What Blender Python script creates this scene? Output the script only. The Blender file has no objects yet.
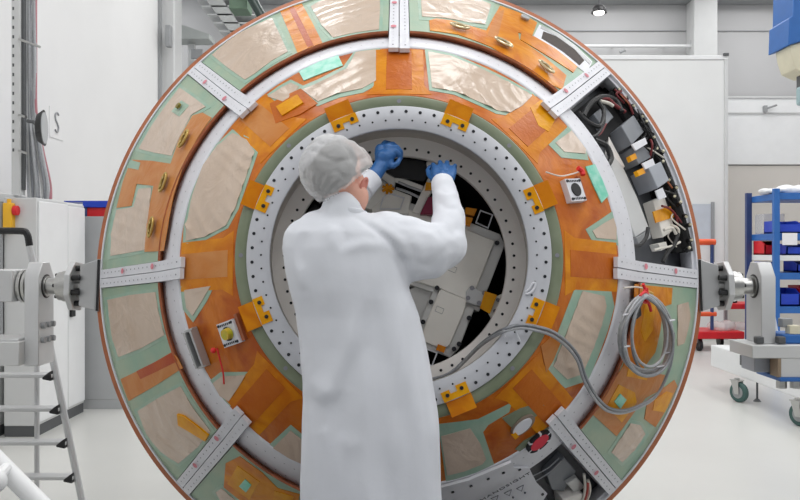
import bpy, bmesh, math, random
from math import sin, cos, tan, pi, hypot, atan2, asin, radians as R_
from mathutils import Vector as V, Matrix, noise
from mathutils.geometry import delaunay_2d_cdt
random.seed(7)
SC = bpy.context.scene
COL = SC.collection
H = 1.75            # camera height
F = 800.0           # focal length in pixels of an 800 wide frame


def P(px, py, Y):
    return V(((px - 400) / F * Y, Y, H + (250 - py) / F * Y))


# ------------------------------------------------------------------ materials
def lin(c):
    o = []
    for x in c[:3]:
        x = x / 255.0
        o.append(x / 12.92 if x <= .04045 else ((x + .055) / 1.055) ** 2.4)
    return (*o, 1.0)


MATS = {}


def mat(name, rgb, rough=.5, metal=0.0, var=0.0, vscale=6.0, bump=0.0, bscale=40.0, coat=0.0, rgb2=None,
        alpha=1.0, emit=0.0, stretch=None, distort=0.0, trans=0.0, spec=.5, ridged=False):
    if name in MATS:
        return MATS[name]
    m = bpy.data.materials.new(name)
    m.use_nodes = True
    nt = m.node_tree
    b = nt.nodes['Principled BSDF']
    c = lin(rgb)
    b.inputs['Base Color'].default_value = c
    b.inputs['Roughness'].default_value = rough
    b.inputs['Metallic'].default_value = metal
    b.inputs['Specular IOR Level'].default_value = spec
    b.inputs['Coat Weight'].default_value = coat
    b.inputs['Coat Roughness'].default_value = .12
    b.inputs['Alpha'].default_value = alpha
    if trans:
        b.inputs['Transmission Weight'].default_value = trans
    if emit:
        b.inputs['Emission Color'].default_value = c
        b.inputs['Emission Strength'].default_value = emit
    tc = nt.nodes.new('ShaderNodeTexCoord')
    mp = nt.nodes.new('ShaderNodeMapping')
    nt.links.new(tc.outputs['Object'], mp.inputs[0])
    if stretch:
        mp.inputs['Scale'].default_value = stretch
    if var or rgb2:
        n = nt.nodes.new('ShaderNodeTexNoise')
        n.inputs['Scale'].default_value = vscale
        n.inputs['Detail'].default_value = 5
        n.inputs['Distortion'].default_value = distort
        nt.links.new(mp.outputs[0], n.inputs['Vector'])
        r = nt.nodes.new('ShaderNodeValToRGB')
        r.color_ramp.elements[0].position = .35
        r.color_ramp.elements[1].position = .68
        r.color_ramp.elements[0].color = c if rgb2 else tuple(x * (1 - var) for x in c[:3]) + (1,)
        r.color_ramp.elements[1].color = lin(rgb2) if rgb2 else tuple(min(1, x * (1 + var)) for x in c[:3]) + (1,)
        nt.links.new(n.outputs['Fac'], r.inputs[0])
        nt.links.new(r.outputs[0], b.inputs['Base Color'])
    if bump:
        n2 = nt.nodes.new('ShaderNodeTexNoise')
        n2.inputs['Scale'].default_value = bscale
        n2.inputs['Detail'].default_value = 4
        n2.inputs['Distortion'].default_value = .8
        if ridged:
            n2.noise_type = 'RIDGED_MULTIFRACTAL'
        bp = nt.nodes.new('ShaderNodeBump')
        bp.inputs['Strength'].default_value = bump
        bp.inputs['Distance'].default_value = .02
        nt.links.new(mp.outputs[0], n2.inputs['Vector'])
        nt.links.new(n2.outputs['Fac'], bp.inputs['Height'])
        nt.links.new(bp.outputs[0], b.inputs['Normal'])
    MATS[name] = m
    return m


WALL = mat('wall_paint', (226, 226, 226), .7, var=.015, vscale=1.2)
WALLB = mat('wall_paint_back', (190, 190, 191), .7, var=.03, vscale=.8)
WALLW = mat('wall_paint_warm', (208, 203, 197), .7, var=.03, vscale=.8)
FLOOR = mat('floor_coating', (204, 204, 200), .28, var=.03, vscale=.7, bump=.015, bscale=3)
CEIL = mat('ceiling_paint', (200, 200, 200), .8, var=.02)
WHITE = mat('white_paint', (232, 233, 234), .45, var=.015)
PANELW = mat('screen_white', (226, 227, 226), .6, var=.015, vscale=2)
LGREY = mat('light_grey_paint', (206, 207, 207), .45, var=.015)
MGREY = mat('mid_grey_paint', (150, 152, 154), .5, var=.03)
DGREY = mat('dark_grey_paint', (84, 86, 88), .55, var=.04)
BLACK = mat('black_plastic', (28, 28, 30), .45, var=.1)
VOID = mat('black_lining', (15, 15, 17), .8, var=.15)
STEEL = mat('brushed_steel', (190, 190, 188), .28, 1.0, var=.06, vscale=30, stretch=(1, 6, 6))
STEELD = mat('cast_aluminium', (182, 183, 184), .42, .55, var=.05, vscale=8)
ALU = mat('anodised_aluminium', (205, 206, 207), .4, .35, var=.03)
COPPER = mat('copper_rim_tape', (176, 104, 66), .48, .1, var=.14, vscale=9, bump=.08)
BROWN = mat('brown_edge_tape', (172, 98, 62), .45, 0, var=.2, vscale=14, bump=.1)
PRIMERW = mat('white_primer', (226, 227, 233), .42, var=.03, vscale=10)
RIVET = mat('rivet_grey', (142, 142, 150), .4, .3, var=.05)
HOLE = mat('bolt_dark', (36, 38, 44), .5, .2, var=.05)
REDMARK = mat('red_ink', (224, 138, 150), .6, var=.15, vscale=60)
GREEN = mat('green_primer', (166, 184, 158), .45, rgb2=(146, 178, 156), vscale=7, bump=.05, bscale=30, coat=.1)
GREENT = mat('teal_primer', (146, 182, 162), .42, rgb2=(170, 190, 170), vscale=9, coat=.08, bump=.15, bscale=16)
OLIVE = mat('olive_primer_ring', (124, 134, 108), .5, rgb2=(134, 143, 120), vscale=9)
FOIL = mat('peach_foil_film', (204, 182, 162), .26, rgb2=(212, 192, 174), vscale=5, bump=.55, bscale=7, coat=.16, distort=.6)
KAP = mat('orange_kapton_tape', (226, 146, 16), .3, rgb2=(204, 112, 10), vscale=7, bump=.32, bscale=8, spec=.22, coat=.04, distort=1.0)
KAPP = mat('pale_kapton_tape', (208, 142, 82), .35, rgb2=(200, 122, 52), vscale=6, bump=.32, bscale=8, spec=.22, coat=.04, distort=1.0)
KAPY = mat('yellow_kapton_tape', (238, 170, 14), .3, rgb2=(222, 142, 8), vscale=12, bump=.1, spec=.22, coat=.04)
KAPR = mat('red_kapton_tape', (178, 66, 10), .28, rgb2=(186, 86, 22), vscale=9, bump=.08, spec=.22, coat=.04)
KAPM = mat('amber_kapton_tape', (204, 112, 34), .3, rgb2=(188, 94, 24), vscale=8, bump=.1, spec=.22, coat=.04)
KAPCONE = mat('kapton_wrapped_cone', (212, 122, 34), .32, rgb2=(176, 80, 14), vscale=4.5, bump=.32, bscale=8, spec=.22, coat=.04, distort=1.5)
AQUA = mat('aqua_label_film', (118, 214, 186), .4, rgb2=(176, 230, 214), vscale=26, coat=.1)
FLANGE = mat('grey_flange', (238, 234, 230), .42, .0, var=.03, vscale=5)
FLANGEW = mat('white_flange', (205, 207, 213), .4, .05, var=.02, vscale=5)
BARE = mat('bare_machined_wall', (190, 184, 176), .3, .5, var=.1, vscale=5)
BOXG = mat('avionics_grey', (244, 241, 234), .45, .0, var=.025, vscale=6)
BOXD = mat('avionics_edge', (214, 214, 212), .4, .0, var=.04)
SLATE = mat('slate_box', (126, 130, 136), .45, .2, var=.06, vscale=8)
SLATEL = mat('slate_light_box', (168, 173, 182), .45, .2, var=.05, vscale=8)
WIREK = mat('black_wire', (24, 24, 26), .5, var=.1)
WIRER = mat('maroon_wire', (120, 40, 44), .5, var=.1)
WIREW = mat('white_wire', (225, 220, 210), .5, var=.05)
CABLE = mat('grey_cable', (176, 178, 182), .4, .1, var=.08, vscale=60)
CABLED = mat('dark_grey_cable', (140, 143, 148), .4, .1, var=.08, vscale=60)
RED = mat('red_plastic', (214, 32, 40), .4, var=.06)
REDT = mat('red_tag', (232, 46, 50), .5, var=.06)
PINKRED = mat('red_cover', (228, 60, 78), .45, var=.05)
YEL = mat('yellow_plastic', (236, 180, 40), .4, var=.05)
LIME = mat('lime_knob', (178, 184, 40), .35, rgb2=(212, 168, 50), vscale=25)
MAROON = mat('maroon_anodised', (132, 36, 66), .4, .2, var=.06)
BLUE = mat('blue_steel', (44, 104, 178), .45, var=.05)
BLUED = mat('navy_steel', (52, 70, 118), .45, var=.05)
BLUEB = mat('blue_plastic', (30, 66, 190), .4, var=.06)
TYRE = mat('green_rubber', (62, 92, 88), .6, var=.06)
ORNG = mat('orange_plastic', (238, 96, 50), .4, var=.04)
BEIGE = mat('beige_paint', (220, 214, 190), .5, var=.04)
SKIN = mat('skin', (222, 168, 148), .5, var=.06, vscale=20, bump=.03)
HAIR = mat('dark_hair', (48, 46, 45), .6, var=.25, vscale=40, stretch=(1, 1, 3))
COAT = mat('white_coat_cloth', (226, 229, 236), .75, var=.012, vscale=8, bump=.05, bscale=18)
GLOVE = mat('blue_nitrile', (50, 104, 166), .42, var=.1, vscale=18, bump=.12, bscale=45)
TROUS = mat('white_overall', (220, 222, 226), .8, var=.02)
GREENBOX = mat('green_enamel', (100, 124, 104), .5, var=.05)
DKGREEN = mat('dark_green_pipe', (44, 58, 54), .4, var=.06)
LAMP_ON = mat('lamp_glow', (255, 252, 246), .4, emit=4.0)
INK = mat('grey_ink', (84, 88, 98), .7, var=.05)
PAPER = mat('paper', (238, 236, 240), .7, var=.01)
PLASTIC = mat('clear_plastic_film', (236, 226, 224), .15, alpha=.45, var=.02, bump=.5, bscale=9)
CAPM = mat('hair_net_fabric', (250, 250, 251), .6, alpha=.42, var=.05, bump=.5, bscale=12)


# ------------------------------------------------------------------ mesh helpers
class MB:
    def __init__(s):
        s.bm = bmesh.new()

    def _add(s, vs, fs, mi=0, M=None):
        bv = [s.bm.verts.new(M @ V(v) if M else V(v)) for v in vs]
        for f in fs:
            try:
                fc = s.bm.faces.new([bv[i] for i in f])
                fc.material_index = mi
            except ValueError:
                pass
        return bv

    def box(s, c, d, mi=0, M=None):
        x, y, z = d[0] / 2, d[1] / 2, d[2] / 2
        vs = [(c[0] + a * x, c[1] + b * y, c[2] + e * z) for a in (-1, 1) for b in (-1, 1) for e in (-1, 1)]
        s._add(vs, [(0, 1, 3, 2), (4, 6, 7, 5), (0, 4, 5, 1), (2, 3, 7, 6), (0, 2, 6, 4), (1, 5, 7, 3)], mi, M)
        return s

    def cyl(s, p0, p1, r0, r1=None, n=20, mi=0, M=None):
        p0, p1 = V(p0), V(p1)
        if r1 is None:
            r1 = r0
        d = (p1 - p0).normalized()
        a = d.orthogonal().normalized()
        b = d.cross(a)
        vs = []
        for p, r in ((p0, r0), (p1, r1)):
            for i in range(n):
                t = 2 * pi * i / n
                vs.append(p + (a * cos(t) + b * sin(t)) * r)
        fs = [(i, (i + 1) % n, n + (i + 1) % n, n + i) for i in range(n)]
        fs += [tuple(range(n - 1, -1, -1)), tuple(range(n, 2 * n))]
        s._add(vs, fs, mi, M)
        return s

    def ball(s, c, r, mi=0, M=None, n=16, m=10, rot=None):
        if not hasattr(r, '__len__'):
            r = (r, r, r)
        vs = []
        c = V(c)
        for j in range(1, m):
            ph = pi * j / m
            for i in range(n):
                t = 2 * pi * i / n
                q = V((r[0] * sin(ph) * cos(t), r[1] * sin(ph) * sin(t), r[2] * cos(ph)))
                vs.append(c + (rot @ q if rot else q))
        top, bot = V((0, 0, r[2])), V((0, 0, -r[2]))
        vs += [c + (rot @ top if rot else top), c + (rot @ bot if rot else bot)]
        k = len(vs)
        fs = []
        for j in range(m - 2):
            for i in range(n):
                fs.append((j * n + i, (j + 1) * n + i, (j + 1) * n + (i + 1) % n, j * n + (i + 1) % n))
        for i in range(n):
            fs.append((k - 2, i, (i + 1) % n))
            fs.append((k - 1, (m - 2) * n + (i + 1) % n, (m - 2) * n + i))
        s._add(vs, fs, mi, M)
        return s

    def caps(s, p0, p1, r0, r1=None, mi=0, n=14):
        r1 = r0 if r1 is None else r1
        s.ball(p0, r0, mi, n=n, m=8)
        s.ball(p1, r1, mi, n=n, m=8)
        s.cyl(p0, p1, r0, r1, n, mi)
        return s

    def tube(s, pts, r, n=8, mi=0, M=None, closed=False):
        pts = [V(p) for p in pts]
        k = len(pts)
        rr = r if hasattr(r, '__len__') else [r] * k
        t0 = (pts[1] - pts[0]).normalized()
        a = t0.orthogonal().normalized()
        vs = []
        for i, p in enumerate(pts):
            if closed:
                t = (pts[(i + 1) % k] - pts[i - 1]).normalized()
            else:
                t = (pts[min(i + 1, k - 1)] - pts[max(i - 1, 0)]).normalized()
            a = (a - t * a.dot(t))
            a = a.normalized() if a.length > 1e-6 else t.orthogonal().normalized()
            b = t.cross(a)
            for j in range(n):
                q = 2 * pi * j / n
                vs.append(p + (a * cos(q) + b * sin(q)) * rr[i])
        fs = []
        for i in range(k if closed else k - 1):
            i2 = (i + 1) % k
            for j in range(n):
                fs.append((i * n + j, i * n + (j + 1) % n, i2 * n + (j + 1) % n, i2 * n + j))
        if not closed:
            fs += [tuple(range(n - 1, -1, -1)), tuple(range((k - 1) * n, k * n))]
        s._add(vs, fs, mi, M)
        return s

    def lathe(s, prof, n=128, mi=0, a0=0.0, a1=2 * pi, f=None):
        """prof: (r, w) pairs spun about the module axis; f maps (u, v, w) to a point"""
        f = f or (lambda u, v, w: (u, -w, v))
        full = abs(a1 - a0 - 2 * pi) < 1e-6
        k = n if full else n + 1
        vs = [f(r * cos(a0 + (a1 - a0) * i / n), r * sin(a0 + (a1 - a0) * i / n), w) for r, w in prof for i in range(k)]
        fs = []
        for j in range(len(prof) - 1):
            for i in range(n):
                i2 = (i + 1) % k
                fs.append((j * k + i, j * k + i2, (j + 1) * k + i2, (j + 1) * k + i))
        s._add(vs, fs, mi)
        return s

    def prism(s, poly, z0, z1, mi=0, M=None, f=None):
        n = len(poly)
        f = f or (lambda x, y, z: (x, y, z))
        vs = [f(x, y, z0) for x, y in poly] + [f(x, y, z1) for x, y in poly]
        fs = [(i, (i + 1) % n, n + (i + 1) % n, n + i) for i in range(n)]
        fs += [tuple(range(n - 1, -1, -1)), tuple(range(n, 2 * n))]
        s._add(vs, fs, mi, M)
        return s

    def disc(s, c, nrm, r, n=8, mi=0):
        c, nrm = V(c), V(nrm).normalized()
        a = nrm.orthogonal().normalized()
        b = nrm.cross(a)
        s._add([c + (a * cos(2 * pi * i / n) + b * sin(2 * pi * i / n)) * r for i in range(n)], [tuple(range(n))], mi)
        return s

    def build(s, name, mats, parent=None, bevel=0.0, ang=35, recalc=True, flat=False):
        bm = s.bm
        if recalc:
            bmesh.ops.recalc_face_normals(bm, faces=bm.faces)
        for e in bm.edges:
            if len(e.link_faces) == 2:
                e.smooth = e.calc_face_angle(0) < R_(ang)
        for f in bm.faces:
            f.smooth = not flat
        me = bpy.data.meshes.new(name)
        bm.to_mesh(me)
        bm.free()
        for m in (mats if isinstance(mats, (list, tuple)) else [mats]):
            me.materials.append(m)
        o = bpy.data.objects.new(name, me)
        COL.objects.link(o)
        if parent:
            o.parent = parent
        if bevel:
            md = o.modifiers.new('bevel', 'BEVEL')
            md.width = bevel
            md.segments = 2
            md.limit_method = 'ANGLE'
            md.angle_limit = R_(40)
            md.harden_normals = False
        return o


def tag(o, label, cat, group=None):
    o['label'] = label
    o['category'] = cat
    if group:
        o['group'] = group
    return o


def thing(name, label, cat, loc=(0, 0, 0), group=None):
    o = bpy.data.objects.new(name, None)
    o.empty_display_size = .1
    COL.objects.link(o)
    o.location = loc
    return tag(o, label, cat, group)


def struct(o):
    o['kind'] = 'structure'
    return o


def wparent(o, p):
    """parent an object whose mesh is in world coordinates under an unrotated Empty"""
    o.parent = p
    o.matrix_parent_inverse = Matrix.Translation(p.location).inverted()
    return o


def blob(name, mb, voxel, smooth, mtl, parent=None, fn=None):
    """join overlapping solids into one continuous surface, smooth it, then let fn move each vertex"""
    me = bpy.data.meshes.new('tmp')
    bmesh.ops.recalc_face_normals(mb.bm, faces=mb.bm.faces)
    mb.bm.to_mesh(me)
    mb.bm.free()
    o = bpy.data.objects.new('tmp', me)
    COL.objects.link(o)
    md = o.modifiers.new('r', 'REMESH')
    md.mode = 'VOXEL'
    md.voxel_size = voxel
    md.use_smooth_shade = True
    sm = o.modifiers.new('s', 'SMOOTH')
    sm.factor = .5
    sm.iterations = smooth
    bpy.context.view_layer.update()
    ev = o.evaluated_get(bpy.context.evaluated_depsgraph_get())
    m2 = bpy.data.meshes.new_from_object(ev)
    COL.objects.unlink(o)
    bpy.data.objects.remove(o)
    m2.name = name
    if fn:
        nor = [v.normal.copy() for v in m2.vertices]
        for v, nn in zip(m2.vertices, nor):
            v.co = fn(v.co, nn)
    m2.materials.clear()
    m2.materials.append(mtl)
    for p in m2.polygons:
        p.use_smooth = True
        p.material_index = 0
    q = bpy.data.objects.new(name, m2)
    COL.objects.link(q)
    if parent:
        q.parent = parent
        q.matrix_parent_inverse = Matrix.Translation(parent.location).inverted()
    return q


def quad_box(nm, lo, hi, m, bevel=0.0):
    c = [(a + b) / 2 for a, b in zip(lo, hi)]
    d = [b - a for a, b in zip(lo, hi)]
    return MB().box(c, d).build(nm, m, None, bevel=bevel)


def catmull(pts, k=8):
    pts = [V(p) for p in pts]
    q = [pts[0]] + pts + [pts[-1]]
    out = []
    for i in range(1, len(q) - 2):
        a, b, c, d = q[i - 1:i + 3]
        for j in range(k):
            t = j / k
            out.append(.5 * ((2 * b) + (c - a) * t + (2 * a - 5 * b + 4 * c - d) * t * t + (3 * b - a - 3 * c + d) * t ** 3))
    out.append(pts[-1])
    return out


# ------------------------------------------------------------------ camera
cam_d = bpy.data.cameras.new('camera')
cam = bpy.data.objects.new('camera', cam_d)
COL.objects.link(cam)
cam.location = (0, 0, H)
cam.rotation_euler = (pi / 2, 0, 0)
cam_d.sensor_width = 36
cam_d.lens = 36 * F / 800
cam_d.clip_start = .05
SC.camera = cam

# ================================================================== SPACECRAFT MODULE
PHI = R_(5.86)
C0 = V((-.004, 4.1, 1.635))
mod = thing('spacecraft_module', 'huge round cone shaped spacecraft module wrapped in orange and peach foil', 'spacecraft', C0)
mod.rotation_euler = (-PHI, 0, 0)
MODM = Matrix.Translation(C0) @ Matrix.Rotation(-PHI, 4, 'X')
MODI = MODM.inverted()


def interp(x, tab):
    if x <= tab[0][0]:
        a, b = tab[0], tab[1]
    elif x >= tab[-1][0]:
        a, b = tab[-2], tab[-1]
    else:
        for a, b in zip(tab, tab[1:]):
            if a[0] <= x <= b[0]:
                break
    return a[1] + (b[1] - a[1]) * (x - a[0]) / (b[0] - a[0])


TP = [(1.078, .508), (1.5265, 0.0)]                       # outer panel surface
TB = [(.912, .715), (.954, .672), (1.078, .455), (1.5265, -.012)]   # spoke and mid ring surface
TC = [(.655, .905), (.954, .665)]                         # inner cone
WP = lambda r: interp(r, TP)
WB = lambda r: interp(r, TB)
WC = lambda r: interp(r, TC)
WD = lambda r: interp(r, TB) - .17                        # bay floor
WF = lambda r: .93                                        # white flange face
WG = lambda r: .528                                       # grey flange face


def ray(px, py):
    o = MODI @ V((0, 0, H))
    p = MODI @ P(px, py, 4.0)
    return o, p - o


def uv(px, py, S):
    """where the line of sight of a photo point meets the surface of revolution w = S(r)"""
    o, d = ray(px, py)
    g = lambda t: (-(o.y + d.y * t)) - S(hypot(o.x + d.x * t, o.z + d.z * t))
    ta, ga = .6, g(.6)
    n = 50
    for i in range(1, n + 1):
        tb = .6 + .7 * i / n
        gb = g(tb)
        if gb <= 0:
            break
        ta, ga = tb, gb
    for _ in range(30):
        tm = (ta + tb) / 2
        if g(tm) > 0:
            ta = tm
        else:
            tb = tm
    return (o.x + d.x * ta, o.z + d.z * ta)


def surf_pt(u, v, S, lift=0.0):
    r = hypot(u, v) or 1e-6
    e = .002
    sl = (S(r + e) - S(r - e)) / (2 * e)
    k = 1 / math.sqrt(1 + sl * sl)
    nr, nw = -sl * k, k
    r2 = r + nr * lift
    return V((u / r * r2, -(S(r) + nw * lift), v / r * r2))


def surf_n(u, v, S):
    return (surf_pt(u, v, S, .01) - surf_pt(u, v, S, 0)).normalized()


def frame(px, py, S, lift=0.0, rot=0.0):
    """matrix standing on the surface under a photo point, x along the picture's right turned by rot degrees"""
    u, v = uv(px, py, S)
    o = surf_pt(u, v, S, lift)
    n = surf_n(u, v, S)
    x = (V((1, 0, 0)) - n * n.x).normalized()
    y = n.cross(x)
    c, s_ = cos(R_(rot)), sin(R_(rot))
    xx = x * c + y * s_
    yy = n.cross(xx)
    return Matrix(((xx.x, yy.x, n.x, o.x), (xx.y, yy.y, n.y, o.y), (xx.z, yy.z, n.z, o.z), (0, 0, 0, 1)))


def inside(p, poly):
    c = False
    j = len(poly) - 1
    for i in range(len(poly)):
        if (poly[i][1] > p[1]) != (poly[j][1] > p[1]) and p[0] < (poly[j][0] - poly[i][0]) * (p[1] - poly[i][1]) / (poly[j][1] - poly[i][1]) + poly[i][0]:
            c = not c
        j = i
    return c


LK = .32        # films lie close to what they are stuck on


def patch_uv(name, pol, S, lift, m, parent, th=.004, wr=0.0, res=.03, skirt=None, wk=9.0, ridge=0.0, rdir=0.0):
    """a thin sheet laid on the surface inside outline pol (module u, v), with its own edge thickness"""
    if S is WC:
        pol = [(u_ * k_, v_ * k_) for u_, v_, k_ in ((a, b, min(.946, max(.664, hypot(a, b))) / hypot(a, b)) for a, b in pol)]
    lift = lift * LK
    th = max(lift, .0008)
    out = []
    n = len(pol)
    for i in range(n):
        a, b = pol[i], pol[(i + 1) % n]
        k = max(1, int(hypot(b[0] - a[0], b[1] - a[1]) / res))
        for j in range(k):
            out.append((a[0] + (b[0] - a[0]) * j / k, a[1] + (b[1] - a[1]) * j / k))
    us = [p[0] for p in out]
    vs = [p[1] for p in out]
    pts = [V(p) for p in out]
    y = min(vs) + res / 2
    row = 0
    while y < max(vs):
        x = min(us) + (res / 2 if row % 2 else res)
        while x < max(us):
            if inside((x, y), out) and min(hypot(x - p[0], y - p[1]) for p in out) > res * .45:
                pts.append(V((x, y)))
            x += res
        y += res * .87
        row += 1
    ne = len(out)
    co, _, fa, *_r = delaunay_2d_cdt(pts, [], [list(range(ne))], 1, 1e-5)
    mb = MB()
    seed = random.uniform(0, 40)
    bv = []
    for c in co:
        l = lift
        if wr:
            l += wr * .6 * abs(noise.noise((c.x * wk + seed, c.y * wk, seed)))
        if ridge:
            q = (c.x * cos(rdir) + c.y * sin(rdir)) * 55 + 2.5 * noise.noise((c.x * 5 + seed, c.y * 5, 1))
            l += ridge * .8 * (1 - abs(sin(q))) ** 3 * max(0, noise.noise((c.x * 4 + 3 + seed, c.y * 4, 7)) + .35)
        bv.append(mb.bm.verts.new(surf_pt(c.x, c.y, S, l)))
    for f in fa:
        try:
            mb.bm.faces.new([bv[i] for i in f])
        except ValueError:
            pass
    bmesh.ops.recalc_face_normals(mb.bm, faces=mb.bm.faces)
    be = [e for e in mb.bm.edges if len(e.link_faces) == 1]
    r = bmesh.ops.extrude_edge_only(mb.bm, edges=be)
    src = {}
    for v in [g for g in r['geom'] if isinstance(g, bmesh.types.BMVert)]:
        u_, v_ = v.co.x, v.co.z
        if skirt:
            v.co = V((u_, -skirt(hypot(u_, v_)), v_))
        else:
            nn = surf_n(u_, v_, S)
            v.co = v.co - nn * th
    return mb.build(name, m, parent, ang=50)


def patch(name, poly, S, lift, m, parent, **k):
    return patch_uv(name, [uv(x, y, S) for x, y in poly], S, lift, m, parent, **k)


def shrink(poly, d):
    """grow a photo outline by d pixels, edge by edge"""
    n = len(poly)
    ar = sum(poly[i][0] * poly[(i + 1) % n][1] - poly[(i + 1) % n][0] * poly[i][1] for i in range(n))
    sg = 1 if ar > 0 else -1
    o = []
    for i in range(n):
        p, q, r = poly[i - 1], poly[i], poly[(i + 1) % n]
        n1 = V((q[1] - p[1], p[0] - q[0])).normalized() * sg
        n2 = V((r[1] - q[1], q[0] - r[0])).normalized() * sg
        m = n1 + n2
        if m.length < .3:
            m = n1
        m = m.normalized()
        k = min(1.6, 1 / max(.4, m.dot(n1)))
        o.append((q[0] + m.x * d * k, q[1] + m.y * d * k))
    return o


# rim, shell, rings
mb = MB()
mb.lathe([(1.528, -.012), (1.532, .004), (1.557, -.012), (1.564, -.03), (1.564, -.16), (1.49, -.16)], 192)
mb.build('rim_band', COPPER, mod)
mb = MB()
mb.lathe([(1.528, -.10), (1.529, .012), (1.521, .016), (1.513, .002), (1.500, .008), (1.496, .0), (1.488, -.15)], 192)
mb.build('rim_frame', PRIMERW, mod)
mb = MB()
mb.lathe([(1.50, -.14), (1.30, .03), (1.075, .25), (.99, .36), (.95, .42)], 128)
mb.build('bay_floor', SLATE, mod)
mb = MB()
mb.lathe([(1.072, .24), (1.079, .43), (1.078, .455), (1.072, .467), (.962, .655), (.952, .672), (.94, .676), (.93, .66)], 192)
for k in range(128):
    for r in (1.05, .985):
        t = 2 * pi * (k + (.5 if r < 1 else 0)) / 128
        p = surf_pt(r * cos(t), r * sin(t), WB, .0035)
        mb.disc(p, surf_n(r * cos(t), r * sin(t), WB), .0042, 6, 1)
mb.build('mid_ring', [PRIMERW, RIVET], mod, recalc=False)
mb = MB()
mb.lathe([(.958, .645), (.945, .672), (.66, .901), (.65, .9)], 160)
cone = mb.build('inner_cone', KAPCONE, mod)
mb = MB()
mb.lathe([(.66, .895), (.655, .909), (.648, .912), (.606, .922), (.60, .91)], 160)
for k in range(16):
    t = 2 * pi * (k + .5) / 16 + pi / 16
    c = V((.63 * cos(t), -.919, .63 * sin(t)))
    mb.disc(c, (0.05 * cos(t), -1, .05 * sin(t)), .009, 10, 1)
mb.build('green_ring', [OLIVE, RIVET], mod, recalc=False)
mb = MB()
mb.lathe([(.606, .915), (.606, .93), (.603, .933), (.516, .933), (.513, .930), (.513, .915)], 160)
for k in range(64):
    t = 2 * pi * (k + .5) / 64
    mb.disc((.583 * cos(t), -.9345, .583 * sin(t)), (0, -1, 0), .0068, 10, 1)
    t += pi / 64
    mb.disc((.547 * cos(t), -.9345, .547 * sin(t)), (0, -1, 0), .0042, 8, 1)
mb.build('flange_ring', [FLANGEW, HOLE], mod, recalc=False)
mb = MB()
mb.lathe([(.513, .92), (.513, .88), (.53, .84), (.553, .68), (.553, .62)], 128)
mb.build('throat_wall', BARE, mod)
mb = MB()
mb.lathe([(.556, .628), (.472, .628), (.469, .625), (.469, .59), (.50, .58)], 128)
for k in range(60):
    t = 2 * pi * (k + .5) / 60
    mb.disc((.500 * cos(t), -.6295, .500 * sin(t)), (0, -1, 0), .0065, 8, 1)
mb.build('inner_flange', [FLANGE, HOLE], mod, recalc=False)
mb = MB()
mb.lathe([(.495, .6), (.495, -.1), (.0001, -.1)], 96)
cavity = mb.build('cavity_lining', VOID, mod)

# spokes
SPK = [k * pi / 4 for k in range(8)]


def spoke(th):
    mb = MB()
    dz = V((0, 0, -.034)) if abs(sin(th)) < .01 else V((0, 0, 0))
    e = V((cos(th), 0, sin(th)))
    tn = V((-sin(th), 0, cos(th)))
    line = [(1.517, .010), (1.078, .502), (.97, .652), (.915, .728)]
    hw = .046

    def pt(i, s_, up):
        r, w = line[i]
        return e * (r + up * .7) + V((0, -(w + up * .7), 0)) + tn * s_ + dz
    # two flanges with a seam between
    for a, b, up in ((-hw, -.002, .006), (.002, hw, .009)):
        vs, fs = [], []
        for i in range(4):
            vs += [pt(i, a, up), pt(i, b, up), pt(i, a, up - .02), pt(i, b, up - .02)]
        for i in range(3):
            k = i * 4
            for q in ((0, 1, 5, 4), (2, 6, 7, 3), (0, 4, 6, 2), (1, 3, 7, 5)):
                fs.append(tuple(k + x for x in q))
        fs += [(0, 2, 3, 1), (12, 13, 15, 14)]
        mb._add(vs, fs)
    for s_ in (-hw + .004, hw - .004):       # web plates down to the bay floor
        vs = [e * r + V((0, -w, 0)) + tn * (s_ + q) + dz for q in (-.003, .003) for r, w in ((1.50, .02), (1.085, .485), (1.075, .22), (1.49, -.15))]
        mb._add(vs, [(0, 1, 2, 3), (7, 6, 5, 4), (0, 4, 5, 1), (1, 5, 6, 2), (2, 6, 7, 3), (3, 7, 4, 0)])
    # rivets in two rows and two ink marks
    nn = (e * .7 + V((0, -.72, 0))).normalized()
    for k in range(19):
        t = (k + .5) / 19
        r = 1.50 + (.925 - 1.50) * t
        w = interp(r, [(.915, .728), (.97, .652), (1.078, .502), (1.517, .010)])
        n2 = nn if r > 1.078 else ((e * .9 + V((0, -.45, 0))).normalized() if r > .96 else (e * .6 + V((0, -.8, 0))).normalized())
        for s_ in (-.027, .027):
            c = dz + e * r + V((0, -w, 0)) + tn * s_ + n2 * (.0125 if s_ > 0 else .0095)
            mb.disc(c, n2, .0042, 6, 1)
    for r, s_ in ((1.33, .024), (1.11, .026)):
        w = interp(r, [(.915, .728), (.97, .652), (1.078, .502), (1.517, .010)])
        c = dz + e * r + V((0, -w, 0)) + tn * (s_ if 0 <= th < pi * .8 else -s_) + nn * .0145
        mb.disc(c, nn, .014, 10, 2)
    return mb.build('spoke', [PRIMERW, RIVET, REDMARK], mod, ang=20)


for th in SPK:
    spoke(th)


def sector(t0, t1, r0, r1, o0, o1, k=14):
    f = lambda r, q: t0 + asin(o0 / r) + (t1 - t0 - asin(o0 / r) - asin(o1 / r)) * q
    a = [(r1, f(r1, i / k)) for i in range(k + 1)]
    b = [(r0, f(r0, 1 - i / k)) for i in range(k + 1)]
    return [(r * cos(t), r * sin(t)) for r, t in a + b]


def gaps(k):
    """clearances to the two spokes; the sideways pair sits a little below the module's middle"""
    return {0: (.014, .05), 3: (.05, .014), 4: (.083, .05), 7: (.05, .083)}.get(k, (.05, .05))


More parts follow.
